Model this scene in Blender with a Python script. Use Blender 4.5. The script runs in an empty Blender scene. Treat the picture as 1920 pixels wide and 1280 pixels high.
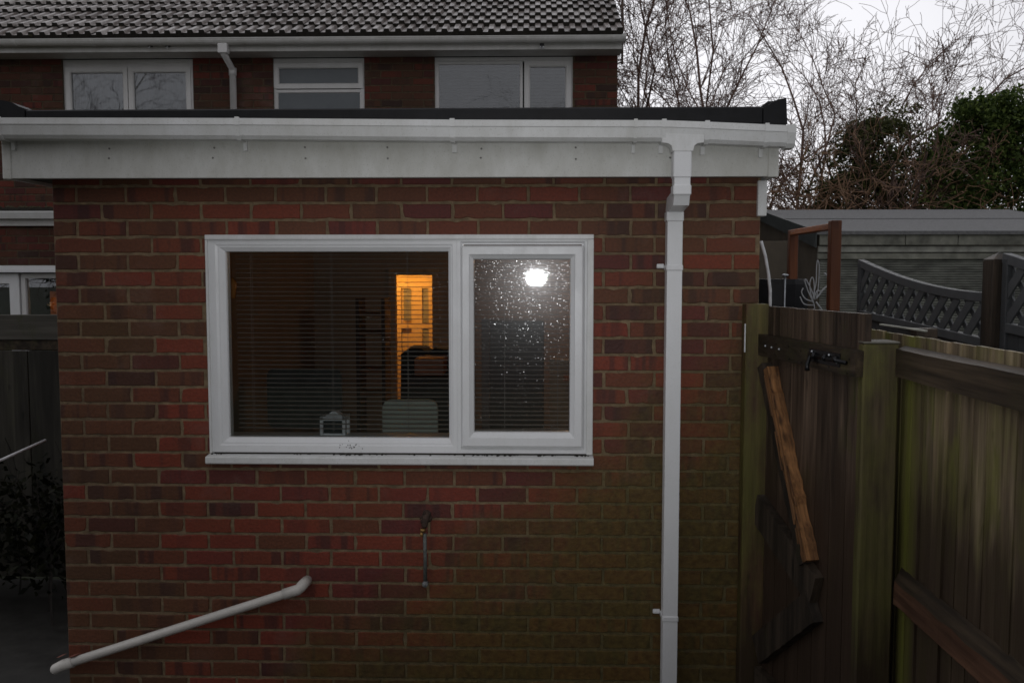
import bpy, math, random
from mathutils import Vector, Matrix
R = math.radians
rnd = random.Random(7)

# ------------------------------------------------------------------ camera, sky, sun, exposure
scene = bpy.context.scene
col = scene.collection
CAM = Vector((0.0, -4.07, 2.0))
F_PX = 1711.0
PITCH, YAW = R(4.08), R(1.5)
cam_d = bpy.data.cameras.new("camera")
cam = bpy.data.objects.new("camera", cam_d)
col.objects.link(cam)
cam.location = CAM
cam.rotation_euler = (math.pi / 2 - PITCH, 0, YAW)
cam_d.sensor_width = 36.0
cam_d.lens = F_PX / 1920 * 36.0
cam_d.clip_start = 0.05
cam_d.clip_end = 600
scene.camera = cam

SKY_STRENGTH = 0.10
world = bpy.data.worlds.new("World")
scene.world = world
world.use_nodes = True
wn, wl = world.node_tree.nodes, world.node_tree.links
wn.clear()
w_out = wn.new("ShaderNodeOutputWorld")
w_bg = wn.new("ShaderNodeBackground")
w_bg.inputs["Strength"].default_value = SKY_STRENGTH
w_sky = wn.new("ShaderNodeTexSky")
w_sky.sky_type = 'NISHITA'
w_sky.sun_disc = False
w_sky.sun_elevation = R(9)
w_sky.sun_rotation = R(15)
w_sky.dust_density = 4.0
w_sky.air_density = 1.2
w_hs = wn.new("ShaderNodeHueSaturation")
w_hs.inputs["Saturation"].default_value = 0.12
w_hs.inputs["Value"].default_value = 1.0
w_tc = wn.new("ShaderNodeTexCoord")
w_noise = wn.new("ShaderNodeTexNoise")
w_noise.inputs["Scale"].default_value = 1.6
w_noise.inputs["Detail"].default_value = 4
w_mr = wn.new("ShaderNodeMapRange")
w_mr.inputs["From Min"].default_value = 0.3
w_mr.inputs["From Max"].default_value = 0.75
w_mr.inputs["To Min"].default_value = 8.0
w_mr.inputs["To Max"].default_value = 9.4
w_cc = wn.new("ShaderNodeCombineColor")
w_m2 = wn.new("ShaderNodeMath"); w_m2.operation = 'MULTIPLY'; w_m2.inputs[1].default_value = 1.055
w_mix = wn.new("ShaderNodeMix"); w_mix.data_type = 'RGBA'
w_mix.inputs["Factor"].default_value = 0.985        # a closed cloud deck over the clear sky
wl.new(w_tc.outputs["Generated"], w_noise.inputs["Vector"])
wl.new(w_noise.outputs["Fac"], w_mr.inputs["Value"])
wl.new(w_mr.outputs["Result"], w_cc.inputs["Red"])
wl.new(w_mr.outputs["Result"], w_cc.inputs["Green"])
wl.new(w_mr.outputs["Result"], w_m2.inputs[0])
wl.new(w_m2.outputs[0], w_cc.inputs["Blue"])
wl.new(w_sky.outputs["Color"], w_hs.inputs["Color"])
wl.new(w_hs.outputs["Color"], w_mix.inputs["A"])
wl.new(w_cc.outputs["Color"], w_mix.inputs["B"])
# dusk: the glow is behind the house, the deck darkens overhead and behind the viewer
w_dot = wn.new("ShaderNodeVectorMath"); w_dot.operation = 'DOT_PRODUCT'; w_dot.inputs[1].default_value = (-0.13, 0.985, 0.10)
w_h = wn.new("ShaderNodeMath"); w_h.operation = 'MULTIPLY_ADD'; w_h.inputs[1].default_value = .5; w_h.inputs[2].default_value = .5; w_h.use_clamp = True
w_p = wn.new("ShaderNodeMath"); w_p.operation = 'POWER'; w_p.inputs[1].default_value = 3.2
w_k = wn.new("ShaderNodeMath"); w_k.operation = 'MULTIPLY_ADD'; w_k.inputs[1].default_value = .54; w_k.inputs[2].default_value = .54
w_sc = wn.new("ShaderNodeVectorMath"); w_sc.operation = 'SCALE'
wl.new(w_tc.outputs["Generated"], w_dot.inputs[0]); wl.new(w_dot.outputs["Value"], w_h.inputs[0]); wl.new(w_h.outputs[0], w_p.inputs[0]); wl.new(w_p.outputs[0], w_k.inputs[0])
wl.new(w_mix.outputs["Result"], w_sc.inputs[0]); wl.new(w_k.outputs[0], w_sc.inputs["Scale"])
wl.new(w_sc.outputs["Vector"], w_bg.inputs["Color"])
wl.new(w_bg.outputs["Background"], w_out.inputs["Surface"])

sun_d = bpy.data.lights.new("sun", 'SUN')
sun_d.energy = 0.5
sun_d.angle = R(30)
sun_d.color = (1.0, 0.96, 0.9)
sun = bpy.data.objects.new("sun", sun_d)
col.objects.link(sun)
sun.rotation_euler = (-R(81), 0, -R(15))

# the camera flash whose reflection burns in the right hand pane
fl_d = bpy.data.lights.new("flash", 'SPOT')
fl_d.energy = 125.0
fl_d.spot_size = R(66)
fl_d.spot_blend = 1.0
fl_d.shadow_soft_size = 0.026
fl_d.color = (0.97, 0.98, 1.0)
flash = bpy.data.objects.new("flash", fl_d)
col.objects.link(flash)
flash.location = (0.0, -4.15, 1.99)
flash.rotation_euler = (math.pi / 2 + R(4.5), 0, -R(1.5))

scene.view_settings.view_transform = 'Standard'
scene.view_settings.look = 'None'
scene.view_settings.gamma = 1.0
scene.view_settings.use_curve_mapping = False
scene.view_settings.exposure = 0.0
scene.cycles.filter_width = 1.6
scene.cycles.max_bounces = 8
scene.cycles.transparent_max_bounces = 24
scene.cycles.sample_clamp_indirect = 4.0

# ------------------------------------------------------------------ measuring helper: pixel of the 1920 px photo -> point on plane y = Y
_Fw = Vector((-math.sin(YAW) * math.cos(PITCH), math.cos(YAW) * math.cos(PITCH), -math.sin(PITCH)))
_Rt = Vector((math.cos(YAW), math.sin(YAW), 0))
_Up = _Rt.cross(_Fw)
def W(px, py, y=0.0):
    d = _Fw + _Rt * ((px - 960) / F_PX) - _Up * ((py - 640) / F_PX)
    return CAM + d * ((y - CAM.y) / d.y)
def WX(px, y=0.0, py=520): return W(px, py, y).x
def WZ(py, y=0.0, px=1000): return W(px, py, y).z

# ------------------------------------------------------------------ mesh builder
class MB:
    def __init__(s):
        s.v = []; s.f = []; s.t = []; s.m = []; s.tint = (0.5, 0.5, 0.5, 1); s.mi = 0
    def add(s, vs, fs, tint=None):
        o = len(s.v)
        s.v += [tuple(v) for v in vs]
        for f in fs:
            s.f.append(tuple(i + o for i in f)); s.t.append(tint or s.tint); s.m.append(s.mi)
    def rt(s):
        s.tint = (rnd.random(), rnd.random(), rnd.random(), 1)
    def box(s, x0, x1, y0, y1, z0, z1, ch=0.0, M=None):
        if ch <= 0:
            vs = [(x, y, z) for x in (x0, x1) for y in (y0, y1) for z in (z0, z1)]
            fs = [(0, 1, 3, 2), (4, 6, 7, 5), (0, 4, 5, 1), (2, 3, 7, 6), (0, 2, 6, 4), (1, 5, 7, 3)]
        else:
            # chamfered box: 24 verts
            c = min(ch, (x1 - x0) * .45, (y1 - y0) * .45, (z1 - z0) * .45)
            vs = []; idx = {}
            X = (x0, x1); Y = (y0, y1); Z = (z0, z1)
            for i in (0, 1):
                for j in (0, 1):
                    for k in (0, 1):
                        sx, sy, sz = (1 - 2 * i), (1 - 2 * j), (1 - 2 * k)
                        idx[(i, j, k, 0)] = len(vs); vs.append((X[i], Y[j] + sy * c, Z[k] + sz * c))
                        idx[(i, j, k, 1)] = len(vs); vs.append((X[i] + sx * c, Y[j], Z[k] + sz * c))
                        idx[(i, j, k, 2)] = len(vs); vs.append((X[i] + sx * c, Y[j] + sy * c, Z[k]))
            fs = []
            for i in (0, 1):
                q = [idx[(i, 0, 0, 0)], idx[(i, 0, 1, 0)], idx[(i, 1, 1, 0)], idx[(i, 1, 0, 0)]]
                fs.append(q if i == 0 else q[::-1])
                q = [idx[(0, i, 0, 1)], idx[(1, i, 0, 1)], idx[(1, i, 1, 1)], idx[(0, i, 1, 1)]]
                fs.append(q if i == 0 else q[::-1])
                q = [idx[(0, 0, i, 2)], idx[(0, 1, i, 2)], idx[(1, 1, i, 2)], idx[(1, 0, i, 2)]]
                fs.append(q if i == 0 else q[::-1])
            for a in (0, 1):
                for b in (0, 1):
                    fs.append([idx[(a, b, 0, 0)], idx[(a, b, 1, 0)], idx[(a, b, 1, 1)], idx[(a, b, 0, 1)]])
                    fs.append([idx[(a, 0, b, 0)], idx[(a, 1, b, 0)], idx[(a, 1, b, 2)], idx[(a, 0, b, 2)]])
                    fs.append([idx[(0, a, b, 1)], idx[(1, a, b, 1)], idx[(1, a, b, 2)], idx[(0, a, b, 2)]])
            for i in (0, 1):
                for j in (0, 1):
                    for k in (0, 1):
                        fs.append([idx[(i, j, k, 0)], idx[(i, j, k, 1)], idx[(i, j, k, 2)]])
        if M is not None:
            vs = [M @ Vector(v) for v in vs]
        s.add(vs, fs)
    def beam(s, a, b, w, h, up=(0, 0, 1), ch=0.003):
        """box from a to b, w across, h along up"""
        a, b = Vector(a), Vector(b)
        d = b - a; L = d.length; d.normalize()
        side = d.cross(Vector(up)).normalized(); u = side.cross(d)
        M = Matrix((( d.x, side.x, u.x, a.x), (d.y, side.y, u.y, a.y), (d.z, side.z, u.z, a.z), (0, 0, 0, 1)))
        s.box(0, L, -w / 2, w / 2, -h / 2, h / 2, ch, M)
    def prism(s, pts, axis, a0, a1):
        """polygon pts (2D) extruded along axis 'x' (pts=(y,z)) or 'y' (pts=(x,z)) or 'z' (pts=(x,y))"""
        def mk(p, a):
            return {'x': (a, p[0], p[1]), 'y': (p[0], a, p[1]), 'z': (p[0], p[1], a)}[axis]
        n = len(pts)
        vs = [mk(p, a0) for p in pts] + [mk(p, a1) for p in pts]
        fs = [tuple(range(n)), tuple(range(2 * n - 1, n - 1, -1))]
        for i in range(n):
            j = (i + 1) % n
            fs.append((i, i + n, j + n, j))
        s.add(vs, fs)
    def tube(s, pts, rad, n=8, cap=True):
        pts = [Vector(p) for p in pts]
        if not hasattr(rad, '__len__'): rad = [rad] * len(pts)
        vs = []; ref = None
        for i, p in enumerate(pts):
            d = (pts[min(i + 1, len(pts) - 1)] - pts[max(i - 1, 0)])
            if d.length < 1e-9: d = Vector((0, 0, 1))
            d.normalize()
            if ref is None:
                ref = Vector((0, 0, 1)) if abs(d.z) < .9 else Vector((1, 0, 0))
            u = d.cross(ref).normalized(); w = d.cross(u).normalized(); ref = -w if False else u.cross(d) * 1.0
            for k in range(n):
                t = 2 * math.pi * k / n
                vs.append(p + (u * math.cos(t) + w * math.sin(t)) * rad[i])
        fs = []
        for i in range(len(pts) - 1):
            for k in range(n):
                k2 = (k + 1) % n
                fs.append((i * n + k, i * n + k2, (i + 1) * n + k2, (i + 1) * n + k))
        if cap:
            fs.append(tuple(range(n - 1, -1, -1)))
            fs.append(tuple((len(pts) - 1) * n + k for k in range(n)))
        s.add(vs, fs)
    def sqtube(s, pts, hw):
        """square section sweep along a path lying in a plane x=const"""
        pts = [Vector(p) for p in pts]
        vs = []
        for i, p in enumerate(pts):
            d1 = (pts[i] - pts[i - 1]).normalized() if i else (pts[1] - pts[0]).normalized()
            d2 = (pts[i + 1] - pts[i]).normalized() if i < len(pts) - 1 else d1
            b = (d1 + d2).normalized()
            nrm = Vector((0, -b.z, b.y)); k = 1.0 / max(.3, b.dot(d1))
            for sx, sn in ((-1, -1), (1, -1), (1, 1), (-1, 1)):
                vs.append(p + Vector((sx * hw, 0, 0)) + nrm * (sn * hw * k))
        fs = [(3, 2, 1, 0)]
        for i in range(len(pts) - 1):
            for k in range(4):
                k2 = (k + 1) % 4
                fs.append((i * 4 + k, i * 4 + k2, i * 4 + 4 + k2, i * 4 + 4 + k))
        o = (len(pts) - 1) * 4
        fs.append((o, o + 1, o + 2, o + 3))
        s.add(vs, fs)
    def loft(s, x0, x1, z0, z1, prof, k=(1, 1, 1, 1)):
        """rectangular frame: prof is a closed list of (inset, y); k scales the insets left, right, bottom, top"""
        n = len(prof); vs = []
        for (i, y) in prof:
            a, b, c, d = x0 + i * k[0], x1 - i * k[1], z0 + i * k[2], z1 - i * k[3]
            vs += [(a, y, c), (b, y, c), (b, y, d), (a, y, d)]
        fs = []
        for a in range(n):
            b = (a + 1) % n
            for k in range(4):
                k2 = (k + 1) % 4
                fs.append((a * 4 + k, a * 4 + k2, b * 4 + k2, b * 4 + k))
        s.add(vs, fs)
    def blob(s, c, r, n=6, squash=(1, 1, 1), jit=0.0):
        c = Vector(c); vs = []; fs = []
        m = max(3, n // 2 + 1)
        for i in range(m + 1):
            th = math.pi * i / m
            for k in range(n):
                ph = 2 * math.pi * k / n
                q = r * (1 + rnd.uniform(-jit, jit))
                vs.append((c.x + q * squash[0] * math.sin(th) * math.cos(ph), c.y + q * squash[1] * math.sin(th) * math.sin(ph), c.z + q * squash[2] * math.cos(th)))
        for i in range(m):
            for k in range(n):
                k2 = (k + 1) % n
                fs.append((i * n + k, (i + 1) * n + k, (i + 1) * n + k2, i * n + k2))
        s.add(vs, fs)
    def build(s, name, mats, parent=None, smooth=False, fix=True):
        me = bpy.data.meshes.new(name)
        me.from_pydata(s.v, [], s.f)
        if not isinstance(mats, (list, tuple)): mats = [mats]
        for m in mats: me.materials.append(m)
        at = me.attributes.new("tint", 'FLOAT_COLOR', 'FACE')
        at.data.foreach_set("color", [c for t in s.t for c in t])
        me.polygons.foreach_set("material_index", s.m)
        if smooth: me.polygons.foreach_set("use_smooth", [True] * len(me.polygons))
        me.update()
        if fix:
            import bmesh
            bm = bmesh.new(); bm.from_mesh(me)
            bmesh.ops.recalc_face_normals(bm, faces=bm.faces)
            bm.to_mesh(me); bm.free()
        ob = bpy.data.objects.new(name, me)
        col.objects.link(ob)
        if parent: ob.parent = parent
        return ob

def thing(name, label, cat, loc=(0, 0, 0), group=None):
    o = bpy.data.objects.new(name, None); col.objects.link(o)
    o.empty_display_size = .1
    return tag(o, label, cat, group)
def tag(o, label=None, cat=None, group=None, kind=None):
    if label: o["label"] = label
    if cat: o["category"] = cat
    if group: o["group"] = group
    if kind: o["kind"] = kind
    return o
def shift_base(root, base):
    """put the Empty at the thing's base without moving its parts"""
    b = Vector(base); root.location = b
    for ch in root.children:
        ch.location = ch.location - b

# ------------------------------------------------------------------ materials
def new_mat(name):
    m = bpy.data.materials.new(name); m.use_nodes = True
    nt = m.node_tree; b = nt.nodes["Principled BSDF"]
    return m, nt, b
def nd(nt, t, **kw):
    n = nt.nodes.new(t)
    for k, v in kw.items(): setattr(n, k, v)
    return n
def noise(nt, scale, detail=3, vec=None, rough=.55):
    n = nd(nt, "ShaderNodeTexNoise"); n.inputs["Scale"].default_value = scale; n.inputs["Detail"].default_value = detail
    n.inputs["Roughness"].default_value = rough
    if vec is not None: nt.links.new(vec, n.inputs["Vector"])
    return n.outputs["Fac"]
def ramp(nt, fac, stops):
    r = nd(nt, "ShaderNodeValToRGB"); e = r.color_ramp.elements
    while len(e) < len(stops): e.new(0.5)
    for i, (p, c) in enumerate(stops):
        e[i].position = p
        e[i].color = (c, c, c, 1) if not hasattr(c, '__len__') else (*c, 1)
    nt.links.new(fac, r.inputs["Fac"]); return r.outputs["Color"]
def mixc(nt, fac, a, b, mode='MIX'):
    m = nd(nt, "ShaderNodeMix", data_type='RGBA', blend_type=mode)
    for s, v in (("Factor", fac), ("A", a), ("B", b)):
        inp = [i for i in m.inputs if i.name == s and (i.type == ('VALUE' if s == "Factor" else 'RGBA'))][0]
        if hasattr(v, 'links') or hasattr(v, 'is_linked'): nt.links.new(v, inp)
        elif s == "Factor": inp.default_value = v
        else: inp.default_value = (*v, 1)
    return [o for o in m.outputs if o.type == 'RGBA'][0]
def maths(nt, op, a, b=None, clamp=False):
    m = nd(nt, "ShaderNodeMath", operation=op); m.use_clamp = clamp
    for i, v in ((0, a), (1, b)):
        if v is None: continue
        if hasattr(v, 'is_linked'): nt.links.new(v, m.inputs[i])
        else: m.inputs[i].default_value = v
    return m.outputs[0]
def position(nt, scale=(1, 1, 1)):
    g = nd(nt, "ShaderNodeNewGeometry"); v = nd(nt, "ShaderNodeVectorMath", operation='MULTIPLY')
    v.inputs[1].default_value = scale
    nt.links.new(g.outputs["Position"], v.inputs[0]); return v.outputs[0]
def tint_node(nt):
    a = nd(nt, "ShaderNodeAttribute", attribute_name="tint"); s = nd(nt, "ShaderNodeSeparateColor")
    nt.links.new(a.outputs["Color"], s.inputs[0]); return s.outputs[0], s.outputs[1], s.outputs[2]
def bump(nt, b, h, strength=.3, dist=.01):
    n = nd(nt, "ShaderNodeBump"); n.inputs["Strength"].default_value = strength; n.inputs["Distance"].default_value = dist
    nt.links.new(h, n.inputs["Height"]); nt.links.new(n.outputs["Normal"], b.inputs["Normal"])
def simple(name, c, rough=.5, var=.25, scale=12, metal=0, bmp=0, spec=.5, stretch=(1, 1, 1)):
    m, nt, b = new_mat(name)
    p = position(nt, stretch)
    f = noise(nt, scale, 5, p)
    lo = tuple(x * (1 - var) for x in c); hi = tuple(min(1, x * (1 + var)) for x in c)
    nt.links.new(ramp(nt, f, [(.3, lo), (.7, hi)]), b.inputs["Base Color"])
    b.inputs["Roughness"].default_value = rough; b.inputs["Metallic"].default_value = metal
    b.inputs["Specular IOR Level"].default_value = spec
    if bmp: bump(nt, b, f, bmp, .01)
    return m

def brick_mat(name, algae=False, dark=1.0):
    m, nt, b = new_mat(name)
    t0, t1, t2 = tint_node(nt)
    D = lambda c: tuple(x * dark for x in c)
    base = ramp(nt, t0, [(0.0, D((.110, .055, .028))), (.22, D((.148, .062, .032))), (.45, D((.180, .054, .029))), (.66, D((.255, .053, .029))),
                         (.80, D((.155, .037, .032))), (.92, D((.100, .041, .027))), (1, D((.066, .034, .024)))])
    sh = nd(nt, "ShaderNodeCombineXYZ"); nt.links.new(maths(nt, 'MULTIPLY', t2, 57.0), sh.inputs[0]); nt.links.new(maths(nt, 'MULTIPLY', t1, 31.0), sh.inputs[2])
    va = nd(nt, "ShaderNodeVectorMath", operation='ADD'); nt.links.new(position(nt, (13, 13, .8)), va.inputs[0]); nt.links.new(sh.outputs[0], va.inputs[1])
    band = ramp(nt, noise(nt, 1.0, 2, va.outputs[0]), [(.50, 0.0), (.58, 1.0)])
    bs = maths(nt, 'MULTIPLY', band, maths(nt, 'MULTIPLY', ramp(nt, t1, [(.30, 0.0), (.75, 1.0)]), .62))
    c = mixc(nt, bs, base, D((.045, .026, .026)))
    fine = noise(nt, 90, 5, position(nt))
    c = mixc(nt, maths(nt, 'MULTIPLY', ramp(nt, fine, [(.35, 1.0), (.75, 0.0)]), .40), c, D((.040, .022, .018)))
    big = noise(nt, 1.7, 3, position(nt))
    c = mixc(nt, .55, c, ramp(nt, big, [(.3, (.70, .72, .70)), (.7, (1.15, 1.08, 1.05))]), 'MULTIPLY')
    spk = ramp(nt, noise(nt, 220, 2, position(nt)), [(.66, 0.0), (.74, 1.0)])
    c = mixc(nt, maths(nt, 'MULTIPLY', spk, .25), c, (.22, .17, .13))
    bloom = ramp(nt, noise(nt, 2.4, 6, position(nt), .7), [(.56, 0.0), (.72, 1.0)])
    c = mixc(nt, maths(nt, 'MULTIPLY', bloom, .22), c, (.23, .165, .145))
    if algae: c = add_algae(nt, c)
    nt.links.new(c, b.inputs["Base Color"])
    b.inputs["Roughness"].default_value = .62; b.inputs["Specular IOR Level"].default_value = .22
    bump(nt, b, noise(nt, 60, 6, position(nt)), .55, .006)
    return m
def add_algae(nt, c):
    s = nd(nt, "ShaderNodeSeparateXYZ"); nt.links.new(position(nt), s.inputs[0])
    # green growth spreading from the damp lower right corner
    e = maths(nt, 'SUBTRACT', maths(nt, 'ADD', maths(nt, 'MULTIPLY', s.outputs[0], .8), 1.22), s.outputs[2])
    e = maths(nt, 'ADD', maths(nt, 'MULTIPLY', e, 1.5), maths(nt, 'MULTIPLY', maths(nt, 'SUBTRACT', noise(nt, 2.6, 5, position(nt)), .5), 2.4))
    k = maths(nt, 'MULTIPLY', maths(nt, 'ADD', e, .05, True), .74)
    e2 = ramp(nt, noise(nt, 1.1, 4, position(nt, (1, 1, 1.2))), [(.52, 0.0), (.72, .55)])
    k = maths(nt, 'MAXIMUM', k, maths(nt, 'MULTIPLY', e2, .55))
    g = ramp(nt, noise(nt, 34, 4, position(nt)), [(.3, (.040, .037, .010)), (.7, (.110, .090, .022))])
    return mixc(nt, k, c, g)
def mortar_mat(name, algae=False, dark=1.0):
    m, nt, b = new_mat(name)
    c = ramp(nt, noise(nt, 26, 5, position(nt)), [(.28, tuple(x * dark for x in (.130, .094, .056))), (.72, tuple(x * dark for x in (.275, .200, .120)))])
    c = mixc(nt, .6, c, ramp(nt, noise(nt, 2.2, 3, position(nt)), [(.3, (.62, .58, .55)), (.7, (1.15, 1.1, 1.0))]), 'MULTIPLY')
    if algae: c = add_algae(nt, c)
    nt.links.new(c, b.inputs["Base Color"]); b.inputs["Roughness"].default_value = .9
    bump(nt, b, noise(nt, 120, 5, position(nt)), .8, .006)
    return m
def pvc_mat(name, c=(.74, .745, .74), grime=.5, rough=.3):
    m, nt, b = new_mat(name)
    g1 = ramp(nt, noise(nt, 5, 6, position(nt, (1, 1, .5)), .7), [(.36, 0.0), (.75, 1.0)])
    g2 = ramp(nt, noise(nt, 170, 3, position(nt)), [(.60, 0.0), (.72, 1.0)])
    g3 = ramp(nt, noise(nt, 30, 5, position(nt, (1, 1, .4)), .7), [(.45, 0.0), (.8, 1.0)])
    c1 = mixc(nt, maths(nt, 'MULTIPLY', g1, grime * .55), c, (.36, .35, .29))
    c1 = mixc(nt, maths(nt, 'MULTIPLY', g3, grime * .25), c1, (.40, .39, .33))
    c1 = mixc(nt, maths(nt, 'MULTIPLY', g2, grime * .5), c1, (.30, .29, .24))
    nt.links.new(c1, b.inputs["Base Color"])
    nt.links.new(ramp(nt, g1, [(0, rough), (1, rough + .25)]), b.inputs["Roughness"])
    return m
def wood_mat(name, dark, light, algae=.0, axis='z', rough=.6, green=(.055, .062, .012), scale=1.0, wet=0.0, band=None):
    """weathered boards: grain runs along axis"""
    m, nt, b = new_mat(name)
    t0, t1, t2 = tint_node(nt)
    gd_ = Vector({'x': (1, 0, 0), 'y': (0, 1, 0), 'z': (0, 0, 1)}[axis] if isinstance(axis, str) else axis).normalized()
    def along(a, b_):       # stretch noise space along the grain
        p = position(nt); dt = nd(nt, "ShaderNodeVectorMath", operation='DOT_PRODUCT'); dt.inputs[1].default_value = gd_; nt.links.new(p, dt.inputs[0])
        sc = nd(nt, "ShaderNodeVectorMath", operation='SCALE'); sc.inputs[0].default_value = gd_ * (b_ - a); nt.links.new(dt.outputs["Value"], sc.inputs["Scale"])
        sp_ = nd(nt, "ShaderNodeVectorMath", operation='SCALE'); sp_.inputs["Scale"].default_value = a; nt.links.new(p, sp_.inputs[0])
        ad = nd(nt, "ShaderNodeVectorMath", operation='ADD'); nt.links.new(sc.outputs[0], ad.inputs[0]); nt.links.new(sp_.outputs[0], ad.inputs[1])
        return ad.outputs[0]
    off = nd(nt, "ShaderNodeCombineXYZ")
    for i in range(3): nt.links.new(maths(nt, 'MULTIPLY', t2, 41.0 + 13 * i), off.inputs[i])
    va = nd(nt, "ShaderNodeVectorMath", operation='ADD'); nt.links.new(along(38 * scale, 1.6 * scale), va.inputs[0]); nt.links.new(off.outputs[0], va.inputs[1])
    gr = noise(nt, 1.0, 6, va.outputs[0], .65)
    mid = tuple((a + q) / 2 for a, q in zip(dark, light))
    c = ramp(nt, gr, [(.30, dark), (.52, mid), (.72, light)])
    va2 = nd(nt, "ShaderNodeVectorMath", operation='ADD'); nt.links.new(along(8, .9), va2.inputs[0]); nt.links.new(off.outputs[0], va2.inputs[1])
    stain = ramp(nt, noise(nt, 1.0, 4, va2.outputs[0]), [(.40, 1.0), (.62, 0.0)])
    c = mixc(nt, maths(nt, 'MULTIPLY', stain, .72), c, tuple(x * .45 for x in dark))
    c = mixc(nt, .5, c, ramp(nt, t0, [(0, (.55, .55, .55)), (1, (1.35, 1.3, 1.25))]), 'MULTIPLY')
    va3 = nd(nt, "ShaderNodeVectorMath", operation='ADD'); nt.links.new(along(15, 5), va3.inputs[0]); nt.links.new(off.outputs[0], va3.inputs[1])
    c = mixc(nt, maths(nt, 'MULTIPLY', ramp(nt, noise(nt, 1.0, 2, va3.outputs[0]), [(.66, 0.0), (.74, 1.0)]), .75), c, tuple(x * .35 for x in dark))
    pale = ramp(nt, noise(nt, 1.3, 3, va2.outputs[0]), [(.60, 0.0), (.74, 1.0)])
    c = mixc(nt, maths(nt, 'MULTIPLY', pale, .45), c, tuple(min(1, x * 1.7) for x in light))
    if algae > 0:
        k = ramp(nt, noise(nt, 7.0, 6, position(nt, (1, 1, .38)), .68), [(.62 - .22 * algae, 0.0), (.86 - .22 * algae, 1.0)])
        k = maths(nt, 'MULTIPLY', k, maths(nt, 'ADD', maths(nt, 'MULTIPLY', t1, .7), .35))
        g = mixc(nt, gr, tuple(x * .4 for x in green), tuple(x * 1.5 for x in green))
        c = mixc(nt, maths(nt, 'MULTIPLY', k, .85), c, g)
    if wet > 0:      # damp stain creeping up from the ground with a ragged upper edge
        s = nd(nt, "ShaderNodeSeparateXYZ"); nt.links.new(position(nt), s.inputs[0])
        e = maths(nt, 'SUBTRACT', wet, s.outputs[2])
        rag = maths(nt, 'SUBTRACT', noise(nt, 1.0, 5, position(nt, (16, 16, 1.4)), .65), .5)
        e = maths(nt, 'ADD', maths(nt, 'MULTIPLY', e, 4.0), maths(nt, 'MULTIPLY', rag, 3.0), True)
        c = mixc(nt, maths(nt, 'MULTIPLY', e, .86), c, (.036, .022, .014))
    if band:         # a green run of algae down one board, (position along y, half width)
        s2 = nd(nt, "ShaderNodeSeparateXYZ"); nt.links.new(position(nt), s2.inputs[0])
        q = maths(nt, 'ABSOLUTE', maths(nt, 'SUBTRACT', s2.outputs[1], band[0]))
        q = maths(nt, 'SUBTRACT', 1.0, maths(nt, 'MULTIPLY', q, 1 / band[1]), True)
        q = maths(nt, 'MULTIPLY', q, maths(nt, 'ADD', maths(nt, 'MULTIPLY', gr, 1.2), .1), True)
        c = mixc(nt, q, c, green)
    nt.links.new(c, b.inputs["Base Color"]); b.inputs["Roughness"].default_value = rough
    b.inputs["Specular IOR Level"].default_value = .3
    bump(nt, b, gr, .5, .006)
    return m
def glass_mat(name, refl=1.5, rough=.0, tint=(.9, .92, .92), halo=0.0, halo_rough=.3, film=0.0):
    m, nt, b = new_mat(name); nt.nodes.remove(b)
    out = [n for n in nt.nodes if n.type == 'OUTPUT_MATERIAL'][0]
    fr = nd(nt, "ShaderNodeFresnel"); fr.inputs["IOR"].default_value = refl
    tr = nd(nt, "ShaderNodeBsdfTransparent"); tr.inputs["Color"].default_value = (*tint, 1)
    gl = nd(nt, "ShaderNodeBsdfGlossy"); gl.inputs["Roughness"].default_value = rough
    if film:
        bn = nd(nt, "ShaderNodeBump"); bn.inputs["Strength"].default_value = film; bn.inputs["Distance"].default_value = .002
        nt.links.new(noise(nt, 75, 4, position(nt, (1, 1, .7)), .6), bn.inputs["Height"]); nt.links.new(bn.outputs["Normal"], gl.inputs["Normal"])
    fac = maths(nt, 'MULTIPLY', fr.outputs[0], 1.8, True)
    mx = nd(nt, "ShaderNodeMixShader"); nt.links.new(fac, mx.inputs[0]); nt.links.new(tr.outputs[0], mx.inputs[1]); nt.links.new(gl.outputs[0], mx.inputs[2])
    last = mx.outputs[0]
    if halo:
        gl2 = nd(nt, "ShaderNodeBsdfGlossy"); gl2.inputs["Roughness"].default_value = halo_rough
        m2 = nd(nt, "ShaderNodeMixShader"); m2.inputs[0].default_value = halo
        nt.links.new(last, m2.inputs[1]); nt.links.new(gl2.outputs[0], m2.inputs[2]); last = m2.outputs[0]
    nt.links.new(last, out.inputs["Surface"])
    return m
def leaf_mat(name, a, b_, rough=.5):
    m, nt, b = new_mat(name)
    t0, t1, t2 = tint_node(nt)
    nt.links.new(ramp(nt, t0, [(0, a), (1, b_)]), b.inputs["Base Color"]); b.inputs["Roughness"].default_value = rough; b.inputs["Specular IOR Level"].default_value = .15
    tl = nd(nt, "ShaderNodeBsdfTranslucent"); ms_ = nd(nt, "ShaderNodeMixShader"); ms_.inputs[0].default_value = .38
    nt.links.new(ramp(nt, t0, [(0, a), (1, b_)]), tl.inputs["Color"])
    nt.links.new(b.outputs[0], ms_.inputs[1]); nt.links.new(tl.outputs[0], ms_.inputs[2])
    nt.links.new(ms_.outputs[0], [n for n in nt.nodes if n.type == 'OUTPUT_MATERIAL'][0].inputs["Surface"])
    return m

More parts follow.
